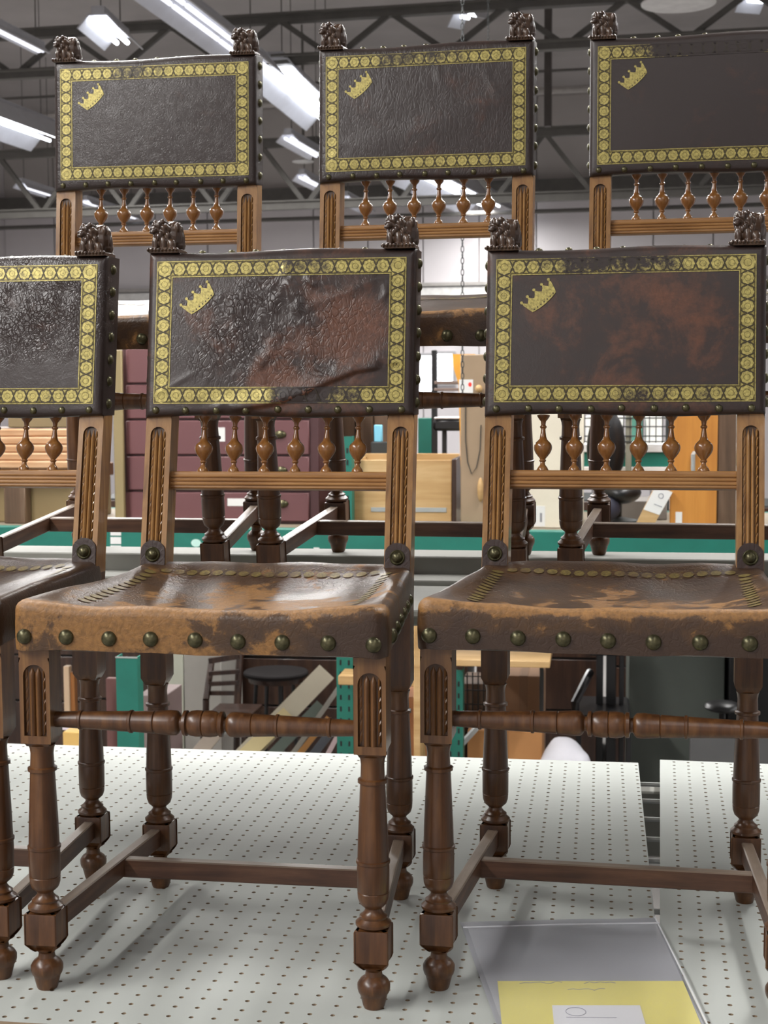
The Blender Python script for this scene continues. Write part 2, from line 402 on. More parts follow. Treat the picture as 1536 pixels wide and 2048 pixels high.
# ------------------------------------------------------------------ front shelf: pegboards, wire deck, rack
M_PEG = plain('pegboard_paint', (.485, .51, .48), .6, var=.035, scale=5, spec=.22)
M_PEGE = plain('pegboard_edge', (.30, .22, .14), .7)
PX0, PY0, PP = -.004, 1.5221, .0254
def pegboard(name, label, x0, x1, y0, y1, hx, hy, loc=(0,0,0), rz=0):
    mb = MB(); R = .0029; T = .006
    i0 = math.ceil((x0+R*1.3-hx)/PP); i1 = math.floor((x1-R*1.3-hx)/PP); j0 = math.ceil((y0+R*1.3-hy)/PP); j1 = math.floor((y1-R*1.3-hy)/PP)
    xs = [x0] + [hx+PP*(i+.5) for i in range(i0, i1)] + [x1]; ys = [y0] + [hy+PP*(j+.5) for j in range(j0, j1)] + [y1]
    for i in range(len(xs)-1):
        for j in range(len(ys)-1):
            cx, cy = hx+PP*(i0+i), hy+PP*(j0+j); a, b, c_, d = xs[i], xs[i+1], ys[j], ys[j+1]
            mx, my = (a+b)/2, (c_+d)/2
            o = [(a,c_),(cx,c_),(b,c_),(b,cy),(b,d),(cx,d),(a,d),(a,cy)]
            ring = [(cx+R*math.cos(math.radians(q)), cy+R*math.sin(math.radians(q))) for q in (225,270,315,0,45,90,135,180)]
            vs = [(x,y,0) for x,y in o] + [(x,y,0) for x,y in ring] + [(x,y,-T) for x,y in ring]
            fs = [(k, (k+1) % 8, 8+(k+1) % 8, 8+k) for k in range(8)]
            mb.add(vs, fs, 0); mb.add(vs[8:], [(k, (k+1) % 8, 8+(k+1) % 8, 8+k) for k in range(8)], 1)
    mb.cur = 1; P = [(x0,y0),(x1,y0),(x1,y1),(x0,y1)]
    mb.add([(x,y,0) for x,y in P]+[(x,y,-T) for x,y in P], [(0,4,5,1),(1,5,6,2),(2,6,7,3),(3,7,4,0)])
    o = mb.build(name, [M_PEG, M_PEGE], None, loc, 30); o.rotation_euler = (0, 0, rz); return tag(o, label, 'board', 'pegboard shelf boards')
pegboard('pegboard', 'large white pegboard shelf board under the left and middle front chairs', -1.36, .0766, 1.485, 2.712, PX0, PY0)
pegboard('pegboard', 'white pegboard shelf board at the right, past the narrow gap', 0, .70, -.36, .902, .0254, -.33, (.0808, 1.8387, 0), -math.radians(2.3))
M_GREEN = plain('rack_green', (.012, .17, .125), .45, var=.1)
M_GALV = plain('galvanised', (.42, .44, .43), .45, .3)
M_DARKM = plain('dark_metal', (.03, .035, .035), .5)
M_GREY = plain('shelf_grey', (.25, .25, .225), .6, var=.08, spec=.3)
wd = thing('wire_deck', 'dark wire deck glimpsed through the gap between the two pegboards', 'shelf', (0, 0, -.0102))
for k in range(11):
    mb = MB(); mb.tube([(-1.36, 1.52+.108*k, 0), (.95, 1.52+.108*k, 0)], .004, 6); mb.build('cross_wire', M_GALV, wd)
for k in range(5):
    mb = MB(); mb.beam((-1.34+.57*k, 1.5, -.012), (-1.34+.57*k, 2.69, -.012), .03, .016); mb.build('deck_channel', M_GALV, wd)
rk = thing('shelf_rack', 'rack carrying the pegboard shelf and the chairs', 'rack', (0, 0, FLOOR))
for x in (-1.44, 1.0):
    for y in (1.50, 2.86):
        mb = MB(); mb.bevbox((x-.035, y-.035, 0), (x+.035, y+.035, -FLOOR+.5), .004); mb.build('upright', M_GREEN, rk)
for y, mt in ((1.50, M_GREEN), (2.65, M_GREY)):
    mb = MB(); mb.bevbox((-1.41, y-.022, -FLOOR-.15), (.965, y+.022, -FLOOR-.031 if y < 2 else -FLOOR-.031), .004); mb.build('beam', mt, rk)
for y in (2.36, 2.62):
    mb = MB(); mb.bevbox((-1.41, y-.02, -FLOOR+.305), (.965, y+.02, -FLOOR+.3445), .004); mb.build('beam', M_GREY, rk)
for x in (-1.44, 1.0):
    mb = MB(); mb.beam((x, 1.5, -FLOOR+.28), (x, 2.86, -FLOOR+.28), .04, .05); mb.build('side_rail', M_GREEN, rk)
mb = MB(); mb.bevbox((-1.41, 1.53, -FLOOR-.62), (.965, 2.62, -FLOOR-.60), .003); mb.build('dark_backing', M_DARKM, rk)  # added dark panel, keeps the board gap and peg holes dark
rs = thing('riser_shelf', 'stepped grey metal shelf carrying the upper row of chairs', 'shelf', (0, 0, .345))
for y0, y1, z in ((2.17, 2.452, .011), (2.456, 2.545, .019), (2.549, 2.66, .0495)):
    mb = MB(); mb.bevbox((-1.41, y0, 0), (.965, y1, z), .0025); mb.build('shelf_plank', M_GREY, rs)
# plastic sleeve with yellow card lying at the front right
M_PLAST = NT('clear_plastic'); M_PLAST.set(Base_Color=(.75,.76,.80), Roughness=.16, Alpha=.13, Specular_IOR_Level=.9)
tn = M_PLAST.noise(M_PLAST.coords(), 14, 3); M_PLAST.set(Normal=M_PLAST.bump(tn, .25, .004)); M_PLAST = M_PLAST.m
M_PLASB = NT('hazy_plastic'); M_PLASB.set(Base_Color=(.50,.51,.55), Roughness=.25, Alpha=.62); M_PLASB = M_PLASB.m
sl = thing('document_sleeve', 'clear plastic sleeve holding a yellow card, lying at the front right', 'sleeve', (0, 0, 0))
A_, B_, C_, D_ = Vector((-.1711, 1.8445)), Vector((.0767, 1.8953)), Vector((.128, 1.50)), Vector((-.094, 1.50))
def slp(s, t):
    p = (A_.lerp(B_, s)).lerp(D_.lerp(C_, s), t); return p
def sheet(mb, s0, s1, t0, t1, z0, wob, nu=20, nv=24, z2=None):
    def f(top):
        def g(a, b):
            s, t = s0+(s1-s0)*a, t0+(t1-t0)*b; p = slp(s, t)
            z = z0 + wob*(.5+.5*math.sin(9*s+5*t)*math.cos(6*t-4*s)) + (.0004 if top else 0)
            return (p.x, p.y, z)
        return g
    mb.grid(nu, nv, f(True), True); mb.grid(nu, nv, f(False))
mb = MB(); sheet(mb, 0, 1, 0, 1, .0012, .0015); mb.build('back_film', M_PLASB, sl)
mb = MB(); sheet(mb, .02, .98, .085, 1, .0052, .003); mb.build('front_film', M_PLAST, sl)
mb = MB(); mb.tube([(*slp(.0, .085), .0065), (*slp(.5, .083), .0075), (*slp(1, .082), .0065)], .0011, 6); mb.build('fold', plain('plastic_highlight', (.78,.79,.82), .2), sl)  # opaque pale line: the highlight along the fold, put in as colour
mb = MB(); mb.tube([(*slp(1, .0), .0025), (*slp(1.0, .5), .006), (*slp(1, 1), .005)], .0012, 6); mb.build('seam', plain('plastic_highlight', (.78,.79,.82), .2), sl)  # painted highlight along the sleeve's right edge
mb = MB()
P = [(-.1105, 1.6576), (.1005, 1.6858), (.120, 1.505), (-.094, 1.505)]
mb.add([(x, y, .0030) for x, y in P]+[(x, y, .0036) for x, y in P], [(0,1,2,3),(7,6,5,4),(0,4,5,1),(1,5,6,2),(2,6,7,3),(3,7,4,0)])
card = tag(mb.build('yellow_card', plain('card_yellow', (.80, .70, .10), .7, var=.05)), 'bright yellow card inside the clear plastic sleeve', 'card')
M_INK = plain('ink_grey', (.25, .25, .30), .8)
mb = MB(); rnd = random.Random(3)
for (x0, y0, n) in ((-.085, 1.655, 9), (-.012, 1.664, 7), (-.03, 1.642, 8)):
    pts = [(x0+.006*i, y0+.0012*i+.0035*rnd.uniform(-1, 1), .0038) for i in range(n)]; mb.tube(pts, .00035, 5)
mb.build('handwriting', M_INK, card)
mb = MB(); P = [(-.0462, 1.5961), (.0499, 1.6089), (.058, 1.52), (-.040, 1.51)]
mb.add([(x, y, .0039) for x, y in P]+[(x, y, .0043) for x, y in P], [(0,1,2,3),(7,6,5,4),(0,4,5,1),(1,5,6,2),(2,6,7,3),(3,7,4,0)])
lab = mb.build('white_label', plain('paper', (.80, .80, .82), .7, var=.03), card)
mb = MB(); mb.tube([(-.02+.011*math.cos(q*.4), 1.582+.011*math.sin(q*.4), .0045) for q in range(17)], .0004, 5)
mb.tube([(-.03+.009*i, 1.566+.001*i, .0045) for i in range(7)], .0004, 5); mb.build('stamp', M_INK, lab)
# ------------------------------------------------------------------ carved chairs
WF, WR, DL, SQ = .190, .1670, .3565, .0178      # leg axes and half thickness of the square members
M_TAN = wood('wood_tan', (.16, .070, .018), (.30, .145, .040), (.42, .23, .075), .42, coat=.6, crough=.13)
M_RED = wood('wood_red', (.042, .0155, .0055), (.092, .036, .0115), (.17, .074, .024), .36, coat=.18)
M_MID = wood('wood_mid', (.075, .030, .010), (.155, .068, .021), (.26, .13, .042), .38, coat=.25)
M_RAIL = wood('wood_rail', (.19, .085, .025), (.33, .160, .050), (.44, .235, .085), .42, axis=0, coat=.12)
M_STR = wood('wood_stretcher', (.045, .018, .010), (.088, .037, .019), (.15, .07, .036), .45, axis=0, coat=.1)
M_DUST_SHEEN = wood('dust_sheen_wood', (.15, .105, .072), (.23, .17, .125), (.30, .235, .18), .42, axis=0, coat=.2)  # stretcher tops: real dust, with the sheen of light painted into the colour
M_LION = wood('lion_wood', (.020, .010, .006), (.050, .025, .013), (.13, .075, .042), .28, k=.6, coat=.45)
M_SPIN = wood('spindle_wood', (.10, .035, .010), (.23, .095, .024), (.36, .18, .06), .24, k=.8, coat=.6)
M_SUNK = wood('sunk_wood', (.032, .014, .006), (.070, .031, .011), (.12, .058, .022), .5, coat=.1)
t_ = NT('old_brass'); n_ = t_.noise(t_.coords(), 120, 4)
t_.set(Base_Color=t_.ramp(n_, [(.3, (.035, .034, .018)), (.7, (.16, .145, .075))]), Metallic=.7, Roughness=.34); M_BRASS = t_.m
def rec(z): return interp(z, (.40, .46, .55, .642, .75, .88, .95), (0, .008, .0255, .0444, .0615, .0805, .090))
def yf(z): return DL-SQ+rec(z)
LEGP = [(0, .0110), (.002, .0120), (.0140, .0150), (.0152, .0152), (.0175, .0170), (.0220, .0183), (.027, .0184), (.0305, .0165), (.0325, .0150), (.0365, .0098), (.0420, .0090), (.0450, .0110), (.0485, .0165)]
LEGQ = [(.0925, .0175), (.0945, .0198), (.0975, .0200), (.0995, .0175), (.1020, .0150), (.1045, .0155), (.1065, .0125), (.1105, .0094), (.1130, .0092), (.1155, .0120), (.1185, .0152), (.1245, .0172), (.1310, .0177), (.1318, .0170), (.1328, .0178), (.158, .0180), (.1630, .0177), (.1640, .0188), (.1670, .0190), (.1680, .0174), (.195, .0166), (.249, .0142), (.2530, .0140), (.2540, .0165), (.2575, .0166), (.2590, .0136), (.274, .0130), (.2800, .0138), (.2840, .0152)]
def turned(mb, x, y):
    mb.lathe(LEGP, (x, y, 0), n=22); mb.lathe(LEGQ, (x, y, 0), n=22)
    # the square block, its corners turned off above and below
    s = .0193
    sec = [(.0455, .60), (.0490, .80), (.0525, .94), (.0555, 1), (.0890, 1), (.0910, .975), (.0918, .93)]
    vs = []; fs = []
    for z, k in sec:
        for a, b in ((-1,-1),(1,-1),(1,1),(-1,1)):
            c = s*(1 if k == 1 else k); e = .93 if k > .96 else .80
            vs += [(x+a*c*(1 if a*b < 0 else e), y+b*c*(e if a*b < 0 else 1), z), (x+a*c*(e if a*b < 0 else 1), y+b*c*(1 if a*b < 0 else e), z)]
    n = 8
    for i in range(len(sec)-1): fs += [(i*n+k, i*n+(k+1) % n, (i+1)*n+(k+1) % n, (i+1)*n+k) for k in range(n)]
    fs += [tuple(range(n-1, -1, -1)), tuple((len(sec)-1)*n+k for k in range(n))]
    mb.add(vs, fs)
def square_member(mb, x, y, z0, z1, rz0, rz1, arch=True, bend=False, w=.0108):
    """square post with a sunk round-headed panel on its front, two reeds and a rope strip each side in it"""
    h = SQ; tmp = MB(); zs = [z0+.008]; nst = max(2, int((z1-z0)/.02))
    zs = [z0+.010+(z1-z0-.010)*i/nst for i in range(nst+1)]
    # foot of the square runs out into the turning
    low = [(z0, .72), (z0+.004, .84), (z0+.010, 1.0)]
    rings = [(z, k) for z, k in low[:-1]] + [(z, 1.0) for z in zs]
    def ringv(z, k): return [(-h*k, -h*k, z), (h*k, -h*k, z), (h*k, h*k, z), (-h*k, h*k, z)]
    vs = []
    for z, k in rings: vs += ringv(z, k)
    fs = []
    for i in range(len(rings)-1):
        for k in range(1, 4): fs.append((i*4+k, i*4+(k+1) % 4, (i+1)*4+(k+1) % 4, (i+1)*4+k))
        if rings[i+1][0] <= rz0-.004 or rings[i][0] >= rz1+.004 or not arch: fs.append((i*4, i*4+1, (i+1)*4+1, (i+1)*4))
    fs += [(3, 2, 1, 0), tuple((len(rings)-1)*4+k for k in range(4))]
    tmp.add(vs, fs)
    zlo = max([r[0] for r in rings if r[0] <= rz0-.004] or [z0]) if arch else z0
    if arch:
        # front face between zlo and zhi with a round-headed sinking
        zlo = None; zhi = None
        for i in range(len(rings)-1):
            if not (rings[i+1][0] <= rz0-.004 or rings[i][0] >= rz1+.004):
                zlo = rings[i][0] if zlo is None else zlo; zhi = rings[i+1][0]
        d = .0040; cz = rz1-w; nS = max(6, int((cz-rz0)/.008)); nA = 10
        inner = [(-w, rz0+(cz-rz0)*i/nS) for i in range(nS+1)] + [(w*math.cos(math.pi-math.pi*i/nA), cz+w*math.sin(math.pi*i/nA)) for i in range(1, nA)] + [(w, cz-(cz-rz0)*i/nS) for i in range(nS+1)]
        outer = []
        for i, (x_, z_) in enumerate(inner):
            if i <= nS: outer.append((-h, zlo if i == 0 else z_))
            elif i < nS+nA:
                a = math.pi-math.pi*(i-nS)/nA
                if a > math.radians(130): outer.append((-h, cz+(zhi-cz)*((math.pi-a)/math.radians(50))))
                elif a < math.radians(50): outer.append((h, cz+(zhi-cz)*(a/math.radians(50))))
                else: outer.append((h*(math.radians(90)-a)/math.radians(40), zhi))
            else: outer.append((h, zlo if i == len(inner)-1 else z_))
        n = len(inner)
        vs = [(x_, -h, z_) for x_, z_ in outer] + [(x_, -h, z_) for x_, z_ in inner] + [(x_*.93, -h+d, z_) for x_, z_ in inner]
        fs = [(i, n+i, n+i+1, i+1) for i in range(n-1)] + [(0, n-1, 2*n-1, n)] + [(n+i, 2*n+i, 2*n+i+1, n+i+1) for i in range(n-1)] + [(n, 2*n-1, 3*n-1, 2*n)]
        for i in range((n-1)//2): fs.append((2*n+i, 3*n-1-i, 3*n-2-i, 2*n+i+1) if i+1 < n-2-i else (2*n+i, 3*n-1-i, 2*n+i+1))
        nsk = n
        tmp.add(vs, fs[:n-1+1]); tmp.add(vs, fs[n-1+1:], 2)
        # two reeds
        rr = .0027*w/.0108
        for xr in (-rr*1.08, rr*1.08):
            sec = [(xr+rr*math.cos(q), -h+d-.0044*math.sin(q)) for q in (0, .5, 1.05, math.pi/2, 2.1, 2.64, math.pi)]
            zt = rz1-.0035; m_ = 7; L = [rz0+(zt-rz0)*i/12 for i in range(13)]; vs = []; fs = []
            for z in L:
                k = 1 if z < zt-.006 else max(.05, math.sqrt(max(0, 1-((z-zt+.006)/.006)**2)))
                vs += [(xr+(a-xr)*k, -h+d+(b+h-d)*k, z) for a, b in sec]
            for i in range(12): fs += [(i*m_+j, (i+1)*m_+j, (i+1)*m_+j+1, i*m_+j+1) for j in range(m_-1)]
            tmp.add(vs, fs)
        # rope: leaning lobes
        for s, kk in ((1, 1.0), (-1, .45)):
            z = rz0+.003; st = .0125
            while z < cz+.002:
                vs = []; fs = []; sec = (-.0020, -.0012, 0, .0012, .0020); pr = (0, .0022, .0034, .0022, 0)
                for i in range(5):
                    q = i/4
                    for a, p in zip(sec, pr):
                        vs.append((s*(w-.0026)+a, -h+d-kk*p*math.sin(math.pi*(.12+.76*q)), z+q*st*.92+a*1.9))
                for i in range(4): fs += [(i*5+j, (i+1)*5+j, (i+1)*5+j+1, i*5+j+1) for j in range(4)]
                tmp.add(vs, fs); z += st
    out = []
    for vx, vy, vz in tmp.v: out.append((x+vx, y+vy+(rec(vz) if bend else 0), vz))
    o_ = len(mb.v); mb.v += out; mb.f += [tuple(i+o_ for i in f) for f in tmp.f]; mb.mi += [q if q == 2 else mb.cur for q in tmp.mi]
def mesh_front_leg(s):
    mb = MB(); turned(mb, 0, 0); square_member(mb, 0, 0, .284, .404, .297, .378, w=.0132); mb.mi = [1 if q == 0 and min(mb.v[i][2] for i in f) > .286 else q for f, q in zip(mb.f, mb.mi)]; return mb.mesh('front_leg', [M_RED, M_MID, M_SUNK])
def mesh_rear_leg():
    mb = MB(); mb.cur = 0; turned(mb, 0, 0); k = len(mb.f)
    tm = MB(); square_member(tm, 0, DL, .284, .868, .478, .634, True, True)
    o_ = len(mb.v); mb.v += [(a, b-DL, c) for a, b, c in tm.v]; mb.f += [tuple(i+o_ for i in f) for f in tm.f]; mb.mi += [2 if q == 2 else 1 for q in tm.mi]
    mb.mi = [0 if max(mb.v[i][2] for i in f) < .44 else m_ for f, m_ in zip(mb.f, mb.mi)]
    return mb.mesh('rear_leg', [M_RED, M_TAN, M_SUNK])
def mesh_spindle(L):
    P = [(0, .0078), (.003, .0082), (.008, .0062), (.012, .0036), (.0165, .0030), (.0185, .0046), (.0205, .0047), (.0215, .0034), (.024, .0046), (.028, .0072), (.033, .0100), (.038, .0118), (.0425, .0125), (.0465, .0121), (.050, .0107), (.053, .0085), (.0565, .0058), (.062, .0043), (.070, .0034), (.076, .0029), (.0785, .0046), (.0805, .0046), (.0825, .0030), (.0895, .0036), (.0935, .0062), (.098, .0084), (.1, .0088)]
    mb = MB(); mb.lathe([(a*L/.1, b) for a, b in P], n=18); return mb.mesh('spindle', M_SPIN)
def mesh_front_stretcher():
    half = [(.0, .0), (.0005, .0145)]
    prof = [(-.172, .0088), (-.145, .0098), (-.1440, .0112), (-.1415, .0112), (-.1405, .0098), (-.086, .0118), (-.0850, .0130), (-.0825, .0130), (-.0815, .0116), (-.057, .0128), (-.0560, .0118), (-.0550, .0128), (-.038, .0142), (-.031, .0138), (-.0285, .0118), (-.0265, .0082), (-.0240, .0082), (-.0225, .0140), (-.0190, .0144), (-.0175, .0120), (-.0150, .0138), (-.008, .0149), (-.0010, .0145), (0, .0132)]
    mb = MB(); mb.lathe(prof + [(-a, r) for a, r in prof[-2::-1]], axis='x', n=22); return mb.mesh('front_stretcher', M_RED)
def mesh_lion():
    mb = MB(); k = .001
    def e(x, y, z, rx, ry=None, rz=None): mb.ball((x*k, y*k, z*k), (rx*k, (ry or rx)*k, (rz or rx)*k), 12, 8)
    mb.box((-.021, -.021, -.002), (.021, .020, .003))
    e(8, 4, 21, 14, 16, 21); e(9, 3, 31, 12, 14, 11); e(11, 6, 10, 12, 14, 11); e(-5, -6, 17, 11, 11, 15); e(-8, -7, 33, 11, 11, 9.5)
    e(-15, -13, 30, 6.5, 6.5, 5); e(-17, -15, 27, 5, 5, 3); e(-18.5, -16.5, 31.5, 2.6, 2.6, 2)
    e(-3, -15, 41, 4.2, 3.4, 3.6); e(-15, -3, 41, 3.4, 4.2, 3.6); e(-6, -5, 41, 8, 8, 3); e(9, 3, 39, 9, 10, 4); e(16, -6, 34, 4, 5, 7)
    e(-12, -17, 36, 2.4); e(-18, -10, 36, 2.4)
    for i in range(11):
        q = i/11*2*math.pi; e(-6+11*math.cos(q), -5+11*math.sin(q), 35+4*math.sin(q*2), 4, 4, 5)
    for i, (x, y, z) in enumerate(((-13,-13,22),(-9,-16,20),(-5,-17,24),(-1,-15,28),(2,-13,33),(-16,-9,20),(-17,-5,25),(-4,-15,16),(4,-14,22),(4,-13,15))): e(x, y, z, 3.2, 3.2, 5)
    e(-14, -12, 11, 5.5, 5.5, 11); e(-2, -15, 11, 5.5, 5.5, 11); e(9, -13, 9, 6, 6, 9)
    for x in (-22, -17, -12, -7, -2, 3, 8, 13, 18): e(x, -19, 2.6, 2.3, 5, 3.2)
    for y in (-14, -9, -4): e(-22, y, 2.6, 5, 2.3, 3.2)
    e(19, 4, 16, 4, 6, 14)
    me = mb.mesh('lion_finial', M_LION, 80); return me
# ---- seat: leather pad wrapped over the frame, sagging in the middle
def seat_outline():
    pts = []; R = .016
    def corner(cx, cy, a0, r=R, n=6): return [(cx+r*math.cos(math.radians(a0+90*i/n)), cy+r*math.sin(math.radians(a0+90*i/n))) for i in range(n+1)]
    fx, fy, rx, ry = .2105, -.0300, .1855, DL+.014
    def line(p, q, n): return [(p[0]+(q[0]-p[0])*i/n, p[1]+(q[1]-p[1])*i/n) for i in range(1, n)]
    c1 = corner(-fx+R, fy+R, 180); c2 = corner(fx-R, fy+R, 270); c3 = corner(rx-R, ry-R, 0); c4 = corner(-rx+R, ry-R, 90)
    for a, b in ((c1, c2), (c2, c3), (c3, c4), (c4, c1)): pts += a + line(a[-1], b[0], 18)
    return pts
def mesh_seat(mat, seed, sag=.013):
    rnd = random.Random(seed); O = seat_outline(); n = len(O); cx, cy = 0, .17; mb = MB(); vs = []; fs = []
    ph = [rnd.uniform(0, 6.28) for _ in range(6)]
    def top(x, y):
        u = max(-1, min(1, x/.19)); v = max(-1, min(1, (y-.165)/.19))
        z = .4505 - sag*(1-abs(u)**3.2)*(1-abs(v)**3.2) - .0025*(1-u*u)*max(0, -v) + .0022*max(0, v)*(1-u*u)
        z += .0012*math.sin(31*x+ph[0])*math.sin(23*y+ph[1]) + .0008*math.sin(57*x+19*y+ph[2])
        return z
    r = .011
    def ins(p, d):
        vx, vy = p[0]-cx, p[1]-cy; L = math.hypot(vx, vy); return (p[0]-vx/L*d*1.2, p[1]-vy/L*d*1.2)
    rings = []
    for k in (0, .12, .24, .36, .48, .60, .70, .79, .87, .94, 1.0):
        rings.append([((cx+(ins(p, r)[0]-cx)*k), (cy+(ins(p, r)[1]-cy)*k)) for p in O])
    for ri in rings: vs += [(x, y, top(x, y)) for x, y in ri]
    ed = [(ins(p, r), p) for p in O]
    for a in (25, 50, 70, 90):
        q = math.radians(a)
        for (i_, p) in ed:
            t = math.sin(q); x, y = i_[0]+(p[0]-i_[0])*t, i_[1]+(p[1]-i_[1])*t; vs.append((x, y, top(*i_)-r*(1-math.cos(q))))
    for z in (.425, .412, .400, .3965):
        for j, (_, p) in enumerate(ed):
            wv = .0011*math.sin(j*.55+ph[3])+.0007*math.sin(j*1.3+ph[4]); bx = 1+.004*math.sin((z-.395)*60)
            vs.append((p[0]*bx, p[1]*bx, z+(wv if z < .398 else 0)))
    for (_, p) in ed: vs.append((p[0]*.965, cy+(p[1]-cy)*.965, .3955))
    nr = len(vs)//n
    for i in range(nr-1): fs += [(i*n+k, i*n+(k+1) % n, (i+1)*n+(k+1) % n, (i+1)*n+k) for k in range(n)]
    fs = [f[::-1] for f in fs]; fs.append(tuple((nr-1)*n+k for k in range(n)))
    mb.add(vs, fs); me = mb.mesh('leather_seat', mat, 60); return me, top
def mesh_seat_gilt(mat, top):
    mb = MB()
    def q(P): mb.add([(x, y, top(x, y)+.0009) for x, y in P], [tuple(range(len(P)))])
    for i in range(-8, 9):
        x, y = i*.0176, .322; q([(x+.0072*math.cos(a*math.pi/4), y+.0085*math.sin(a*math.pi/4)) for a in range(8)])
        for d in (-1, 1): q([(x+.0088-.0012, y+d*.010-.001), (x+.0088+.0012, y+d*.010-.001), (x+.0088+.0012, y+d*.010+.001), (x+.0088-.0012, y+d*.010+.001)])
    for s in (-1, 1):
        for j in range(13):
            x, y = s*.158, .305-j*.0205; q([(x+.0080*math.cos(a*math.pi/4), y+.0078*math.sin(a*math.pi/4)) for a in range(8)])
    return mb.mesh('seat_gilding', mat, 60)
# ---- back panel
HX, ZB, ZT = .1855, .6475, .8725; ZM = (ZB+ZT)/2; HZ = (ZT-ZB)/2
def panel_y(x, z, disp):
    d = min(HX-abs(x), HZ-abs(z-ZM)); r = .009; off = 0
    if d < r: off = r-math.sqrt(max(0, r*r-(r-d)**2))
    pil = -.004*(1-(x/HX)**2)*(1-((z-ZM)/HZ)**2)
    return yf(z)-.010+off*.9+pil-disp(x, z)
def mesh_panel(mat, disp, nx, nz, edge):
    mb = MB()
    def warp(t, n):                                # finer steps near the rims
        return t
    xs = [-HX+.0000] + [-HX+.0015, -HX+.004] + [-HX+.008+(2*HX-.016)*i/nx for i in range(nx+1)] + [HX-.004, HX-.0015, HX]
    zs = [ZB, ZB+.0015, ZB+.004] + [ZB+.008+(2*HZ-.016)*i/nz for i in range(nz+1)] + [ZT-.004, ZT-.0015, ZT]
    vs = [(x*(1+edge*(z-ZM)*.2), panel_y(x, z, disp), z + .0018*math.sin(x*22+edge*9)*((z-ZM)/HZ)) for z in zs for x in xs]
    w = len(xs); fs = [(j*w+i, j*w+i+1, (j+1)*w+i+1, (j+1)*w+i) for j in range(len(zs)-1) for i in range(w-1)]
    loop = [j for j in range(w)] + [(j+1)*w-1 for j in range(1, len(zs))] + [(len(zs)-1)*w+i for i in range(w-2, -1, -1)] + [j*w for j in range(len(zs)-2, 0, -1)]
    b = len(vs)
    for i in loop:
        x, y, z = vs[i]; vs.append((x, yf(z)+2*SQ+.005, z))
    n = len(loop)
    fs += [(loop[i], b+i, b+(i+1) % n, loop[(i+1) % n]) for i in range(n)] + [tuple(b+i for i in range(n))]
    mb.add(vs, fs); return mb.mesh('leather_panel', mat, 50)
GX, GZ0, GZ1, BW = .1723, .6655, .8595, .0222
def on_panel(disp, lift):
    def f(x, z): return (x, panel_y(x, z, disp)-lift, z)
    return f
